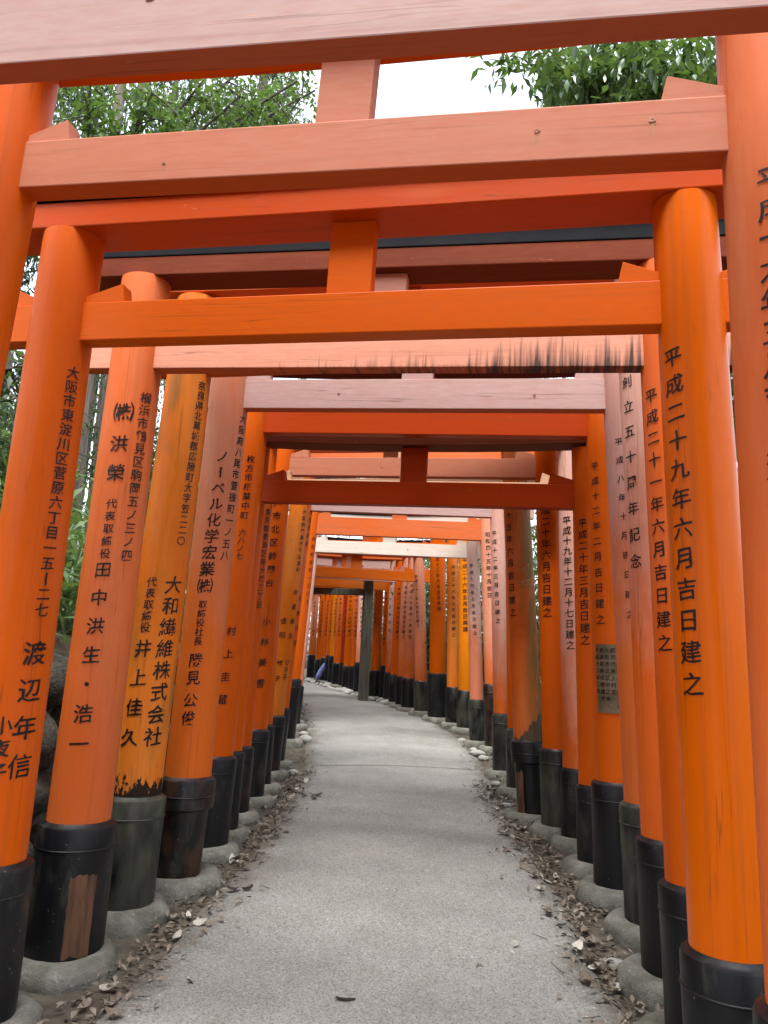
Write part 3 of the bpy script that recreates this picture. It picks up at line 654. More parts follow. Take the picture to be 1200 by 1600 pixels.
def inscribe(k, side, s, p1, p2, z1, z2, s1, s2, name='inscription', mat=None, lift=.0016):
    pil, rad, P = PILLARS[(k, side)]
    V, F = [], []; n = len(s); single = k <= 14 and name == 'inscription'
    for i, ch in enumerate(s):
        t = i / (n - 1) if n > 1 else 0
        ph = R(p1 + (p2 - p1) * t); zc = z1 + (z2 - z1) * t; sz = s1 + (s2 - s1) * t
        gv, gf = glyph(ch); off = len(V)
        for (x, y) in gv:
            z = zc + y * sz - P[2]; r = rad(z) * 1.010 + lift; a = ph + x * sz / r
            V.append((r * math.sin(a) + P[5] * z, -r * math.cos(a) + P[6] * z, z))
        F += [[off + q for q in f] for f in gf]
        if single and V:
            link('character', mesh('character', V, F), mat or M['letter'], pil); V, F = [], []
    if V:
        o = link(name, mesh(name, V, F), mat or M['letter'], pil); o['kind'] = 'stuff'; return o
for t in TEXTS: inscribe(*t)
FARDATE = ['平成十五年五月吉日建之', '平成二十年七月吉日建之', '昭和六十年四月吉日', '平成十七年二月吉日建之', '平成三年九月吉日建之', '平成八年六月吉日建之', '平成二十四年三月吉日', '平成元年十月吉日建之', '平成十年一月吉日建之', '平成二十五年八月吉日']
for k in [19, 20, 21] + list(range(25, 35)):
    P = GATES[k][1]; b = math.degrees(math.atan2(-P[0], P[1]))
    inscribe(k, 'R', FARDATE[k % 10], -b * 0 + math.degrees(math.atan2(0 - P[0], P[1])) + random.uniform(-14, 8), math.degrees(math.atan2(-P[0], P[1])) + random.uniform(-10, 10), P[2] + 2.55, P[2] + 1.5, .075, .075)
bpy.data.objects.remove(_font_ob)

# peeled panel of brown wood on the sleeve of the third gate's left pillar
def shell(k, side, a0, a1, z0, z1, r0, name, mat, n=10, nz=8, rough=.0, jag=.0):
    pil, rad, P = PILLARS[(k, side)]; V, F = [], []
    for j in range(nz + 1):
        for i in range(n + 1):
            t, q = i / n, j / nz
            z = z0 + (z1 - z0) * q + jag * noise.noise((i * 1.3, j, k)) * (1 if j in (0, nz) else 0)
            a = R(a0 + (a1 - a0) * t + 25 * jag * noise.noise((j * .9, i * .2, 4)) * (1 if i in (0, n) else 0))
            r = r0 + rough * noise.noise((i * 1.9, j * .35, k + 3))
            V.append((r * math.sin(a) + P[5] * z, -r * math.cos(a) + P[6] * z, z))
    for j in range(nz):
        for i in range(n): a = j * (n + 1) + i; F.append((a, a + 1, a + n + 2, a + n + 1))
    return link(name, mesh(name, V, F, True), mat, pil)
shell(3, 'L', 24, 62, .10, .47, .32 * .60 + .004, 'bare_wood_panel', M['barewood'], 12, 10, .006, .05)
shell(13, 'R', -10, 35, .05, .35, .22 * .60 + .003, 'bare_wood_panel', M['barewood'], 8, 8, .004, .06)
shell(10, 'R', -62, -30, .05, .44, .285 * .60 * .84 + .012, 'bare_wood_panel', M['barewood'], 6, 8, .008, .05)
# the metal plate with its columns of small characters
pl = shell(6, 'R', -58, 30, 1.20, 1.665, .28 / 2 * .965 + .006, 'metal_plate', M['plate'], 16, 3)
pil6, rad6, P6 = PILLARS[(6, 'R')]
lines6 = ['株式会社関西商事', '取締役社長北村次郎', '奉納代表上村友一', '大阪市北区中之島', '専務取締役岡本清', '平成十二年二月']
def plate_text():
    V, F = [], []
    for c, s in enumerate(lines6):
        for i, ch in enumerate(s):
            gv, gf = GLYPH.get(ch, (None, None)) if ch in GLYPH else (None, None)
            if gv is None: gv, gf = GLYPH[random.choice('平成年月吉日建之代表取締役大阪市東区')]
            off = len(V); sz = .034; zc = 1.625 - i * .047; ph = R(22 - c * 15); r = .28 / 2 * .965 + .0085
            for (x, y) in gv:
                a = ph + x * sz / r; z = zc + y * sz
                V.append((r * math.sin(a) + P6[5] * z, -r * math.cos(a) + P6[6] * z, z))
            F += [[off + q for q in f] for f in gf]
    link('plate_lettering', mesh('plate_lettering', V, F), M['letter'], pil6)['kind'] = 'stuff'
plate_text()
# graffiti scratched through the green film of the peeling pillar
def scratches():
    pil, rad, P = PILLARS[(10, 'R')]; V, F = [], []
    strokes = {'M': [((0, 0), (0, 1)), ((0, 1), (.4, .4)), ((.4, .4), (.8, 1)), ((.8, 1), (.8, 0))], 'I': [((.3, 0), (.3, 1))], 'T': [((.4, 0), (.4, 1)), ((0, 1), (.8, 1))],
               'O': [((0, 0), (.7, 0)), ((.7, 0), (.7, 1)), ((.7, 1), (0, 1)), ((0, 1), (0, 0))], 'C': [((.7, 1), (0, .8)), ((0, .8), (0, .2)), ((0, .2), (.7, 0))]}
    def word(wd, a0, z0, sz, slope):
        for i, ch in enumerate(wd):
            for (p, q) in strokes[ch]:
                d = Vector((q[0] - p[0], q[1] - p[1])); nrm = Vector((-d.y, d.x)).normalized() * .07; off = len(V)
                for s in range(4):
                    c = Vector(p) + d * (s / 3)
                    for e in (c - nrm, c + nrm):
                        x = (i * 1.0 + e.x) * sz; z = z0 + e.y * sz * 1.2 + x * slope; r = rad(z) * 1.010 + .0015; a = R(a0) + x / r
                        V.append((r * math.sin(a) + P[5] * z, -r * math.cos(a) + P[6] * z, z))
                for s in range(3): b = off + 2 * s; F.append((b, b + 2, b + 3, b + 1))
    word('MIT', -8, 2.27, .042, .5); word('MOC', -8, 2.16, .042, .15)
    link('scratched_graffiti', mesh('scratched_graffiti', V, F), M['scratch'], pil)['kind'] = 'stuff'
scratches()

# knots in the aged beams, some weeping a dirty streak
M['knot'] = simple('resin_knot', (.26, .11, .06), (.42, .20, .12), (30, 30, 30), .7, .3, .002)
M['weep'] = simple('weeping_stain', (.30, .16, .085), (.36, .17, .09), (30, 30, 8), .75, 0)
def knot(k, t, q, r, drip, mat='knot'):
    """t along the beam (0 left pillar, 1 right), q up its front face"""
    PL, PR, zl, zr, nh, sh, tp = GATES[k]; th = .095 if k != 0 else .08; r *= .8
    def ax(P, z): return Vector((P[0] + P[5] * (z - P[2]), P[1] + P[6] * (z - P[2]), z))
    A, B = ax(PL, zl), ax(PR, zr); u = (B - A).normalized(); v = Vector((-u.y, u.x, 0)).normalized(); w = u.cross(v)
    if w.z < 0: w = -w
    c = A.lerp(B, t) + w * (nh * q) - v * (th / 2)
    V, F = [c - v * .002], []
    for ring, (rr, pr) in enumerate(((.45, .0005), (.75, .003), (1.0, .0006))):
        for i in range(14):
            a = 2 * math.pi * i / 14; j = 1 + .18 * math.sin(3 * a + k + t * 9); V.append(c + u * rr * r * j * math.cos(a) * 1.2 + w * rr * r * j * math.sin(a) - v * pr)
    for i in range(14):
        n1 = (i + 1) % 14; F.append((0, 1 + i, 1 + n1)); F.append((1 + i, 15 + i, 15 + n1, 1 + n1)); F.append((15 + i, 29 + i, 29 + n1, 15 + n1))
    root = ROOTS[k]; link('knot', mesh('knot', [p - root.location for p in V], F, True), M[mat], root)
    if drip:
        V, F = [], []
        for i in range(9):
            s = i / 8; hw = r * .55 * (1 - s) ** .7 * (1 + .3 * math.sin(i * 2.1 + k)); p = c - w * (drip * s + r * .6) - v * .0006 + u * .002 * math.sin(i * 1.7)
            V += [p - u * hw, p + u * hw]
            if i: b = 2 * i; F.append((b - 2, b - 1, b + 1, b))
        link('weep_mark', mesh('weep_mark', [p - root.location for p in V], F), M['weep'], root)
for kk in ((1, .742, .55, .011, .05), (1, .872, .62, .012, .075), (1, .26, .35, .008, .03), (0, .33, .74, .014, 0), (0, .49, .80, .010, .03), (0, .62, .5, .008, 0), (5, .79, .45, .012, .03), (5, .30, .5, .011, 0), (9, .4, .5, .01, .03), (14, .62, .5, .012, .03), (12, .5, .5, .01, 0)): knot(*kk)

# ------------------------------------------------------------------ weathered grey gate, lamp, umbrella
gg = tag(empty('timber_gate', (-3.4, 17.75, .67)), 'weathered grey timber gate with square posts among the far vermilion gates', 'gate')
def grey_post(x, y, w):
    me, mid, rz, ry = box_between((x - w / 2, y, gz(y) - .05), (x + w / 2, y, gz(y) - .05), 0, w, 2.85)
    o = link('post', bevel_mesh(me, .012, 2), M['greywood'], gg, mid - gg.location); o.rotation_euler = (0, 0, R(20))
GPX = -2.155
grey_post(GPX, 17.75, .20); grey_post(-4.95, 18.05, .20)
beam('crossbeam', gg, gg.location, (GPX - .1, 17.755, 3.08), (-4.95, 18.02, 3.08), .02, .14, .15, M['greywood'], bev=.008)
for t in (.47, .60):
    me, mid, rz, ry = box_between((GPX - 2.8 * t - .02, 17.72 + .26 * t, 3.20), (GPX - 2.8 * t + .02, 17.72 + .26 * t, 3.20), 0, .26, .10)
    link('bracket', bevel_mesh(me, .004, 1), M['darkmetal'], gg, mid - gg.location)
lp = tag(empty('path_lamp', (-2.30, 17.3, 3.62)), 'small white box lamp hanging among the far gates', 'lamp')
def bx(name, c, s, mat, root, bev=.004):
    me, mid, rz, ry = box_between((c[0] - s[0] / 2, c[1], c[2]), (c[0] + s[0] / 2, c[1], c[2]), 0, s[1], s[2])
    return link(name, bevel_mesh(me, bev, 2), mat, root, mid)
bx('housing', (0, 0, 0), (.10, .10, .085), M['white'], lp); bx('bracket', (0, 0, .088), (.03, .05, .12), M['darkmetal'], lp, .002); bx('lid', (0, 0, .0865), (.12, .12, .014), M['darkmetal'], lp, .002)
um = tag(empty('umbrella', (-4.42, 23.9, gz(23.9) + .03)), 'folded blue umbrella leaning against a black pillar base at the far bend', 'umbrella')
prof = [(.008, 0), (.012, .06), (.05, .10), (.075, .22), (.06, .45), (.03, .62), (.012, .66)]
vs_, fs = lathe(prof, 16, lambda a, z: 1 + .28 * math.sin(a * 6) * min(1, z * 2))
c_ = link('canopy', mesh('canopy', vs_, fs, True), M['blue'], um)
vs_, fs = lathe([(.007, -.02), (.007, .86), (.004, .865)], 10); s_ = link('shaft', mesh('shaft', vs_, fs, True), M['darkmetal'], um)
vs_, fs = lathe([(.016, .80), (.017, .90), (.010, .905)], 10); h_ = link('handle', mesh('handle', vs_, fs, True), M['white'], um)
um.rotation_euler = (R(-4), R(24), 0)

# ------------------------------------------------------------------ stones, bank and log
def rock_mesh(seed, sub=2):
    bm = bmesh.new(); bmesh.ops.create_icosphere(bm, subdivisions=sub, radius=1)
    for v in bm.verts:
        c = v.co.copy(); v.co *= 1 + .28 * noise.noise(c * 1.1 + Vector((seed * 5.3, 0, 0))) + .10 * noise.noise(c * 2.7 + Vector((0, seed, 0)))
    me = bpy.data.meshes.new('stone'); bm.to_mesh(me); bm.free(); me.shade_smooth(); return me
RM = [rock_mesh(i) for i in range(6)]
for r_ in RM: r_.materials.append(M['pebble'])
far_pts = []
for i in range(46):
    y = 15.0 + 10.0 * (i / 46) + random.uniform(-.1, .1); x = np.interp(y, PRY, PRX) + random.uniform(.02, .24); far_pts.append((x, y, random.uniform(.05, .13)))
near_pts = [(.30, 11.0, .10), (.36, 10.7, .075), (.24, 11.4, .06), (.62, 7.35, .055), (.50, 8.05, .05), (.86, 4.55, .05), (.45, 9.1, .045), (.08, 12.2, .07), (-1.72, 6.5, .05), (-2.2, 11.4, .10), (-2.35, 12.0, .08), (-1.86, 9.0, .07), (-1.70, 5.35, .045)]
for i, (x, y, s) in enumerate(far_pts + near_pts):
    o = link('stone', RM[i % 6], None, None, (x, y, gz(y) + s * .30)); o.scale = (s * random.uniform(.9, 1.3), s * random.uniform(.9, 1.2), s * random.uniform(.55, .8)); o.rotation_euler = (0, 0, random.uniform(0, 6.28))
    tag(o, 'rounded grey stone along the outer edge of the far bend, below the black pillar bases' if i < len(far_pts) else 'pale loose stone against the ' + beside(x, y), 'stone', 'rubble stones along the far bend' if i < len(far_pts) else 'loose stones between the footings')
RB = [rock_mesh(20 + i) for i in range(6)]
for r_ in RB: r_.materials.append(M['rock'])
bank = tag(empty('stone_bank', (-2.5, 5.2, 0)), 'dark rough stone bank behind the left pillars, below the bamboo grass', 'stone bank')
for y in np.arange(2.4, 12.5, .34):
    for lev in range(5):
        yy = y + (.17 if lev % 2 else 0) + random.uniform(-.05, .05); x = left_row(yy) - .40 - .05 * lev + random.uniform(-.04, .03)
        o = link('stone', RB[(lev * 3 + int(y * 10)) % 6], None, bank); o.location = Vector((x, yy, gz(yy) + .14 + lev * .30)) - bank.location
        o.scale = (random.uniform(.15, .20), random.uniform(.17, .24), random.uniform(.14, .19)); o.rotation_euler = (random.uniform(-.3, .3), random.uniform(-.3, .3), random.uniform(0, 6.28))
vs_, fs = lathe([(0.001, -1.2), (.05, -1.19), (.055, -.4), (.05, .5), (.048, 1.19), (.001, 1.2)], 14, lambda a, z: 1 + .05 * noise.noise((math.cos(a), math.sin(a), z * 2)))
lg = tag(link('log', mesh('log', vs_, fs, True), M['log'], None, (-3.3, 6.0, terrain(-3.3, 6.0) + .09)), 'pale log lying on top of the stone bank behind the left pillars', 'log'); lg.rotation_euler = (R(90), 0, R(-35))

# ------------------------------------------------------------------ vegetation
def leaf_cloud(name, pts, size, mat, parent, aspect=.42, droop=.3, fold=.25, rng=RNG):
    """pts (n,3): one folded four-triangle leaf at each point"""
    n = len(pts); th = rng.uniform(0, 2 * np.pi, n); tilt = rng.normal(-droop, .45, n); s = size * rng.uniform(.65, 1.25, n)
    d = np.stack([np.cos(th) * np.cos(tilt), np.sin(th) * np.cos(tilt), np.sin(tilt)], 1)
    side = np.stack([-np.sin(th), np.cos(th), rng.normal(0, .35, n)], 1); side /= np.linalg.norm(side, axis=1)[:, None]
    nr = np.cross(d, side)
    L = s[:, None]; W = (s * aspect / 2)[:, None]
    a = pts; m1 = pts + d * L * .45 + side * W + nr * W * fold; m2 = pts + d * L * .45 - side * W + nr * W * fold; tip = pts + d * L - nr * L * .08; mid = pts + d * L * .5
    V = np.stack([a, m1, mid, m2, tip], 1).reshape(-1, 3); b = (np.arange(n) * 5)[:, None]
    F = np.concatenate([b + np.array([[0, 2, 1]]), b + np.array([[1, 2, 4]]), b + np.array([[0, 3, 2]]), b + np.array([[2, 3, 4]])])
    me = fast_mesh(name, V, F); return link(name, me, mat, parent)
def limb(verts_faces, A, B, ra, rb_, n=8, bend=.0):
    V, F = verts_faces; A, B = Vector(A), Vector(B); d = (B - A); L = d.length; d.normalize()
    s = d.orthogonal().normalized(); t = d.cross(s); off = len(V); m = 5
    bd = Vector((noise.noise(A * 3), noise.noise(B * 3), .3)) * bend * L
    for j in range(m + 1):
        q = j / m; c = A.lerp(B, q) + bd * math.sin(q * math.pi); r = ra + (rb_ - ra) * q
        for i in range(n): a = 2 * math.pi * i / n; V.append(c + s * r * math.cos(a) + t * r * math.sin(a))
    for j in range(m):
        for i in range(n): F.append((off + j * n + i, off + j * n + (i + 1) % n, off + (j + 1) * n + (i + 1) % n, off + (j + 1) * n + i))
def trunk_obj(root, segs, mat, name='trunk'):
    vf = ([], [])
    for (A, B, ra, rb_) in segs: limb(vf, A, B, ra, rb_, 12 if ra > .06 else 6, .06)
    return link(name, mesh(name, vf[0], vf[1], True), mat, root)

def cedar(x, y, h, r, label, crown_from, n=2600, seed=0):
    rng = np.random.default_rng(seed); z0 = terrain(x, y) - .15
    root = tag(empty('cedar_tree', (x, y, z0)), label, 'tree', 'cedars on the slope left of the path')
    segs = [((0, 0, 0), (rng.normal(0, .08), rng.normal(0, .08), h), r, r * .25)]; pts = []
    nb = int((h - crown_from) / .38)
    for i in range(nb):
        z = crown_from + (h - crown_from) * (i + rng.uniform(0, .6)) / nb; a = i * 2.399 + rng.uniform(-.4, .4); L = (1.5 - .8 * (i / nb)) * rng.uniform(.6, 1.15)
        tip = np.array([math.cos(a) * L, math.sin(a) * L, z + L * rng.uniform(-.05, .25)])
        segs.append(((0, 0, z), tuple(tip), .03, .008))
        for q in np.linspace(.25, 1, 6):
            c = np.array([0, 0, z]) * (1 - q) + tip * q; m = n // (nb * 6)
            pts.append(c + rng.normal(0, 1, (m, 3)) * np.array([.22, .22, .13]) - np.array([0, 0, .08]))
    trunk_obj(root, segs, M['bark'])
    leaf_cloud('crown', np.concatenate(pts), .17, M['cedarleaf'], root, .20, .75, .3, rng); return root
cedar(-4.86, 9.0, 13, .115, 'slim pale cedar trunk seen between the second and third left pillars', 7.2, 4200, 1)
cedar(-7.2, 10.1, 14, .13, 'cedar with bare trunk at the far left edge behind the second left pillar', 4.6, 5200, 2)
cedar(-6.6, 7.0, 12, .14, 'cedar with low drooping sprays left of the second left pillar', 3.2, 5200, 3)
cedar(-6.6, 13.0, 15, .18, 'tall cedar farther up the slope behind the pale trunk', 3.6, 5200, 4)
cedar(-8.6, 11.5, 15, .18, 'cedar deep in the wood on the upper left slope', 3.0, 5200, 5)
cedar(-8.0, 17.0, 16, .2, 'cedar rising behind the far bend on the left', 3.0, 5200, 6)
cedar(-5.6, 20.5 + 4, 16, .2, 'cedar standing behind the far end of the bend', 3.0, 5200, 7)
cedar(-3.2, 15.6 - 3.4 + 16, 17, .2, 'cedar beyond the farthest gates, right of the bend', 2.6, 5200, 8)
cedar(-3.9, 12.3, 15, .16, 'cedar overhanging the gates, its crown left of the bright sky gap', 6.6, 9500, 9)
cedar(-10.5, 8.0, 15, .2, 'cedar at the outer left of the wood', 2.5, 5200, 10)
cedar(3.2, 19.5, 15, .2, 'cedar behind the outer pillars right of the bend', 2.2, 5200, 11)
cedar(1.2, 21.5, 15.5, .18, 'thin-topped cedar whose tips show left of the big leafy branch', 2.2, 6000, 12)

rngc = np.random.default_rng(77)
for i, (x, y, cf) in enumerate([(-7.4, 6.0, 1.2), (-9.0, 7.4, .8), (-7.0, 10.6, 1.0), (-9.4, 13.6, .9), (-11.5, 10.5, .8), (-12.0, 15.5, .8), (-10.0, 18.5, .8), (-7.4, 20.5, 1.2), (-6.2, 16.6, 1.4), (-13.0, 5.5, .8), (-11.0, 3.6, .8), (-8.2, 3.2, .9)]):
    cedar(x, y, rngc.uniform(10, 15), rngc.uniform(.12, .2), 'young dense cedar leafy to the ground, %s' % ['left of the second left pillar', 'deep behind the second left pillar', 'behind the slim pale trunk', 'far up the slope beyond the slim pale trunk', 'high on the left slope', 'highest on the left slope', 'left of the far bend', 'behind the last gates on the left', 'just behind the white-beamed gate on the left', 'outermost on the left', 'left of the camera on the upper slope', 'left of the camera nearest the bank'][i], cf, 6500, 100 + i)
for i, (x, y, cf) in enumerate([(-3.4, 27.0, .6), (-6.0, 29.5, .6), (-.8, 25.5, .6), (1.4, 17.2, .8), (3.0, 23.0, .6), (-9.0, 27.0, .6)]):
    cedar(x, y, rngc.uniform(10, 14), rngc.uniform(.12, .2), 'dense cedar closing the view %s' % ['straight beyond the farthest gates', 'beyond the farthest gates, farther back', 'right of the farthest gates', 'in the gap behind the stout 修理 pillar', 'behind the outer row of pillars, far right', 'left beyond the farthest gates'][i], cf, 6500, 200 + i)

def leaf_template(mat, L, W):
    V = [(0, 0, 0), (L * .25, W * .42, .006), (L * .6, W * .46, .004), (L, 0, -.012), (L * .6, -W * .46, .004), (L * .25, -W * .42, .006), (L * .3, 0, -.006), (L * .65, 0, -.010)]
    F = [(0, 6, 1), (1, 6, 7, 2), (2, 7, 3), (0, 5, 6), (5, 4, 7, 6), (4, 3, 7)]
    me = mesh('leaf', V, F, True); me.materials.append(mat); return me
def broadleaf(name, x, y, label, group, fork, boughs, n_leaf, size, lmat, n_single, spread, seed, trunk_r=.16, droop=.5, aspect=.42, z_low=None):
    rng = np.random.default_rng(seed); z0 = terrain(x, y) - .15
    root = tag(empty(name, (x, y, z0)), label, 'tree', group)
    O = np.array([x, y, z0]); segs = [((0, 0, 0), tuple(np.array(fork) - O), trunk_r, trunk_r * .7)]; tw = []
    f = np.array(fork) - O
    for tip in boughs:
        t = np.array(tip) - O; mid = f * .45 + t * .55 + np.array([0, 0, .35]); segs += [(tuple(f), tuple(mid), trunk_r * .5, trunk_r * .28), (tuple(mid), tuple(t), trunk_r * .28, .012)]
        for q in rng.uniform(.25, 1.0, 22):
            c = (f * (1 - q) + t * q) + np.array([0, 0, .35 * (1 - abs(2 * q - 1))]); e = c + rng.normal(0, spread * .75, 3); segs.append((tuple(c), tuple(e), .010, .003)); tw.append((c, e))
    trunk_obj(root, segs, M['darkbark'])
    pts = []; per = n_leaf // len(tw)
    for c, e in tw:
        q = rng.uniform(.15, 1.1, (per, 1)); pts.append(c * (1 - q) + e * q + rng.normal(0, spread * .22, (per, 3)))
    P = np.concatenate(pts)
    leaf_cloud('crown', P[n_single:] if n_single else P, size, lmat, root, aspect, droop, .25, rng)
    if n_single:
        W = P + O; dist = np.linalg.norm(W - np.array([0, 0, 1.55]), axis=1); idx = np.argsort(dist)[:n_single]
        tm = leaf_template(lmat, size * 1.1, size * aspect)
        for i in idx:
            o = link('leaf', tm, None, root, tuple(P[i] + rng.normal(0, .03, 3))); o.rotation_euler = (rng.normal(0, .5), rng.normal(droop, .4), rng.uniform(0, 6.28)); o.scale = (rng.uniform(.8, 1.15),) * 3
    return root
broadleaf('evergreen_oak', 3.6, 7.2, 'evergreen oak with large glossy dark leaves overhanging from the upper right', 'broadleaved trees over the gates', (3.0, 7.3, 5.0),
          [(1.0, 6.4, 7.25), (.55, 6.9, 7.7), (1.6, 6.1, 7.1), (2.2, 5.6, 7.4), (1.2, 7.2, 8.6), (2.6, 6.2, 8.3), (3.4, 5.4, 7.6), (1.9, 7.4, 8.0), (4.6, 7.0, 8.2), (.9, 6.0, 6.7), (1.5, 6.3, 6.8), (1.0, 7.8, 8.2), (2.0, 6.6, 7.4), (2.7, 7.0, 7.5)], 16000, .15, M['oakleaf'], 240, .42, 21, .18, .7, .34)
broadleaf('maple_tree', -5.6, 8.3, 'young broadleaved tree with bright green leaves above the left end of the pink beam', 'broadleaved trees over the gates', (-4.4, 7.6, 5.6),
          [(-2.5, 7.0, 7.5), (-2.0, 7.4, 8.0), (-3.0, 7.2, 7.9), (-3.4, 6.8, 7.4), (-2.7, 7.6, 8.4), (-4.0, 6.6, 7.6), (-4.4, 7.4, 8.6), (-3.3, 8.6, 8.2), (-2.2, 8.2, 8.6), (-1.9, 7.9, 8.3), (-2.6, 8.8, 9.0)], 7600, .082, M['mapleleaf'], 150, .36, 22, .10, .5, .55)
broadleaf('evergreen_oak', 4.6, 12.5, 'second evergreen oak standing behind the right pillars, farther back', 'broadleaved trees over the gates', (4.2, 12.5, 4.5),
          [(2.6, 12.0, 7.0), (3.4, 11.2, 8.2), (4.6, 11.4, 7.6), (5.4, 12.8, 8.0), (3.2, 13.4, 8.6), (2.9, 12.6, 5.4), (3.6, 13.0, 4.4)], 8000, .14, M['oakleaf'], 0, .6, 23, .18, .6, .36)
broadleaf('evergreen_oak', -4.7, 14.6, 'evergreen shrubby oak behind the left pillars near the bend', 'broadleaved trees over the gates', (-5.2, 14.4, 4.0),
          [(-5.4, 13.6, 5.6), (-6.0, 15.0, 6.0), (-4.9, 13.2, 4.6), (-5.6, 12.4, 4.6), (-6.4, 13.8, 4.4)], 7000, .12, M['oakleaf'], 0, .55, 24, .12, .5, .4)

for i, (x, y, s, hh) in enumerate([(-4.9, 7.6, 1.0, 3.2), (-5.6, 8.6, 1.1, 3.8), (-4.6, 10.2, 1.0, 3.4), (-5.2, 11.6, 1.1, 3.6), (-6.6, 9.0, 1.2, 4.6), (-4.2, 5.6, .7, 2.4)]):
    z_ = terrain(x, y); rq = np.random.default_rng(300 + i)
    broadleaf('shrub', x, y, 'leafy evergreen shrub on the bank top, %s' % ['nearest the log', 'between the log and the slim pale trunk', 'behind the pale trunk', 'far along the bank', 'highest up the slope', 'closest to the left pillars'][i], 'shrubs on the bank', (x, y, z_ + .8),
              [tuple(np.array([x, y, z_ + hh * .45]) + rq.normal(0, 1, 3) * np.array([s * .6, s * .6, hh * .26])) for _ in range(7)], 4200, .11, M['cedarleaf'] if i % 2 else M['bamboo'], 0, .38, 310 + i, .05, .5, .34)
# dwarf bamboo and undergrowth on the bank
rng = np.random.default_rng(31); pts = []
for i in range(520):
    y = rng.uniform(2.0, 21); x = left_row(y) - .75 - abs(rng.normal(0, 2.6)); h = rng.uniform(.4, 1.5); z = terrain(x, y)
    m = 46; q = rng.uniform(.1, 1, (m, 1)); c = np.array([[x, y, z]]) + q * np.array([[rng.normal(0, .18), rng.normal(0, .18), h]]); pts.append(c + rng.normal(0, .15, (m, 3)) * np.array([1, 1, .6]))
for i in range(260):
    y = rng.uniform(3.5, 11); x = left_row(y) - rng.uniform(.75, 2.3); h = rng.uniform(.4, 1.2); z = terrain(x, y)
    m = 46; q = rng.uniform(.1, 1, (m, 1)); c = np.array([[x, y, z]]) + q * np.array([[rng.normal(0, .18), rng.normal(0, .18), h]]); pts.append(c + rng.normal(0, .14, (m, 3)) * np.array([1, 1, .6]))
tag(leaf_cloud('bamboo_grass', np.concatenate(pts), .20, M['bamboo'], None, .16, .35, .2, rng), 'pale green dwarf bamboo grass covering the slope behind the left pillars', 'undergrowth', None, 'stuff')
pts = []
for i in range(620):
    y = rng.uniform(1.5, 27); x = right_row(y) + .7 + abs(rng.normal(0, 2.0)); h = rng.uniform(.6, 4.6); z = terrain(x, y)
    m = 62; q = rng.uniform(.05, 1, (m, 1)); c = np.array([[x, y, z]]) + q * np.array([[rng.normal(0, .2), rng.normal(0, .2), h]]); pts.append(c + rng.normal(0, .16, (m, 3)))
for i in range(330):
    y = rng.uniform(7, 21); x = right_row(y) + rng.uniform(.65, 1.7); h = rng.uniform(1.5, 4.4); z = terrain(x, y)
    m = 70; q = rng.uniform(.05, 1, (m, 1)); c = np.array([[x, y, z]]) + q * np.array([[rng.normal(0, .2), rng.normal(0, .2), h]]); pts.append(c + rng.normal(0, .15, (m, 3)))
for i in range(260):
    x = rng.uniform(-12, 1); y = 29.6 + rng.uniform(0, 2.5); h = rng.uniform(2, 7); z = terrain(x, y)
    m = 60; q = rng.uniform(.05, 1, (m, 1)); c = np.array([[x, y, z]]) + q * np.array([[rng.normal(0, .3), rng.normal(0, .3), h]]); pts.append(c + rng.normal(0, .25, (m, 3)))
for i in range(160):
    y = rng.uniform(20, 29); x = left_row(y) - rng.uniform(.8, 2.5); h = rng.uniform(1.5, 4.5); z = terrain(x, y)
    m = 60; q = rng.uniform(.05, 1, (m, 1)); c = np.array([[x, y, z]]) + q * np.array([[rng.normal(0, .2), rng.normal(0, .2), h]]); pts.append(c + rng.normal(0, .18, (m, 3)))
tag(leaf_cloud('shrub_undergrowth', np.concatenate(pts), .16, M['oakleaf'], None, .35, .3, .2, rng), 'dark leafy undergrowth behind the right pillars and round the far bend', 'undergrowth', None, 'stuff')

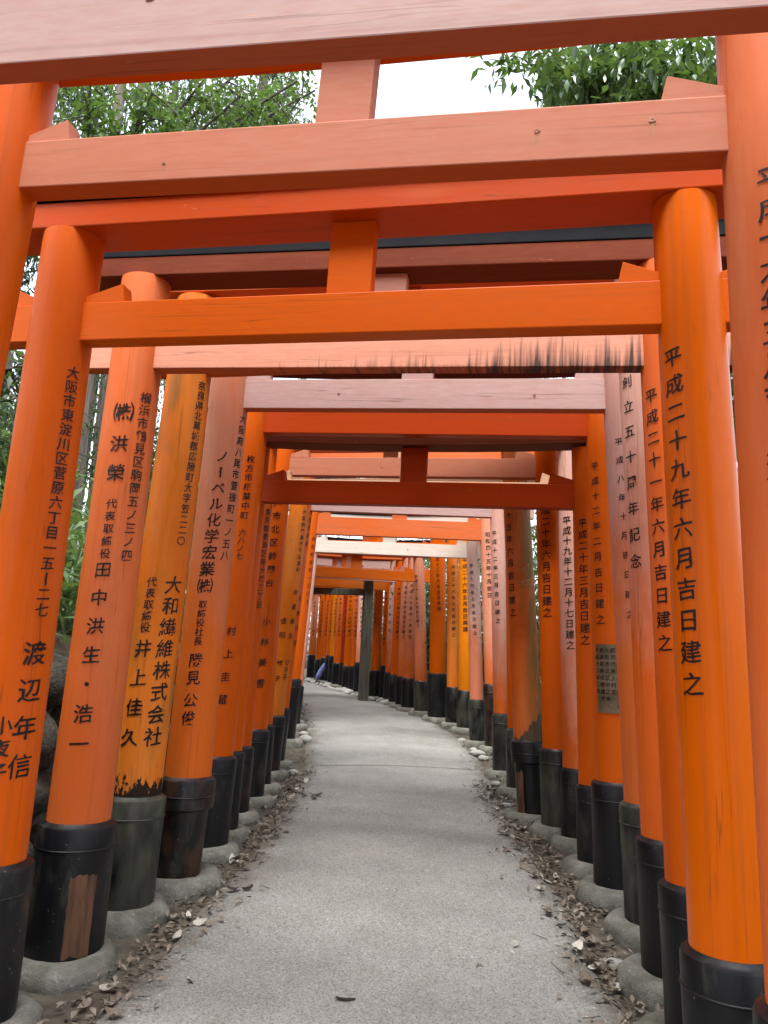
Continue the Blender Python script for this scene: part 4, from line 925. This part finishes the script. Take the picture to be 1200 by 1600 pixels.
# ------------------------------------------------------------------ fallen leaves in the gutters
def edge_spot(rng, near):
    y = rng.uniform(3.2, 9.0) if near else rng.uniform(1.0, 19)
    if rng.uniform() < .42:
        pe = np.interp(y, PLY, PLX); x = pe + rng.normal(-.06, .10)
    else:
        pe = np.interp(y, PRY, PRX); x = pe + rng.normal(.09, .13)
    onpath = np.interp(y, PLY, PLX) < x < np.interp(y, PRY, PRX)
    return x, y, gz(y) + (.040 if onpath else .022)
def curled(seed):
    rng = np.random.default_rng(seed); L, W = 1.0, rng.uniform(.34, .5); cu = rng.uniform(.25, .9); tw = rng.uniform(-.5, .5); V, F = [], []
    for i in range(5):
        t = i / 4; w = W * math.sin(math.pi * (.08 + .86 * t)) ** .8 / 1.6
        for s in (-1, 0, 1):
            V.append((t - .5, s * w, cu * .35 * (2 * t - 1) ** 2 + (.16 * abs(s) * cu) + s * w * tw * (t - .5)))
    for i in range(4):
        for j in range(2): a = i * 3 + j; F.append((a, a + 1, a + 4, a + 3))
    me = mesh('fallen_leaf', V, F, True); me.materials.append(M['dryleaf']); return me
LM = [curled(i) for i in range(6)]; rng = np.random.default_rng(41)
for i in range(170):
    x, y, z = edge_spot(rng, True)
    if rng.uniform() < .06: x += rng.normal(0, .35)
    o = link('fallen_leaf', LM[i % 6], None, None, (x, y, z)); s = rng.uniform(.035, .11); o.scale = (s, s, s * .8)
    o.rotation_euler = (rng.normal(0, .35), rng.normal(0, .3), rng.uniform(0, 6.28))
    tag(o, 'dry curled fallen leaf near the ' + beside(x, y), 'fallen leaf', 'fallen leaves along the path edges')
pts = np.array([edge_spot(rng, rng.uniform() < .6) for _ in range(1900)])
pts[:, 2] += rng.uniform(-.004, .02, len(pts))
lit = leaf_cloud('leaf_litter', pts, .056, M['dryleaf'], None, .45, .05, .5, rng)
tag(lit, 'thin brown litter of dry leaves and twigs along both gutters', 'leaf litter', None, 'stuff')
vf = ([], [])
for i in range(240):
    x, y, z = edge_spot(rng, True); a = rng.uniform(0, 6.28); L = rng.uniform(.04, .14)
    limb(vf, (x, y, z), (x + L * math.cos(a), y + L * math.sin(a), z + rng.uniform(0, .02)), .0025, .0015, 4)
tag(link('twigs', mesh('twigs', vf[0], vf[1]), M['darkbark']), 'thin dark twigs scattered in the leaf litter', 'twigs', None, 'stuff')
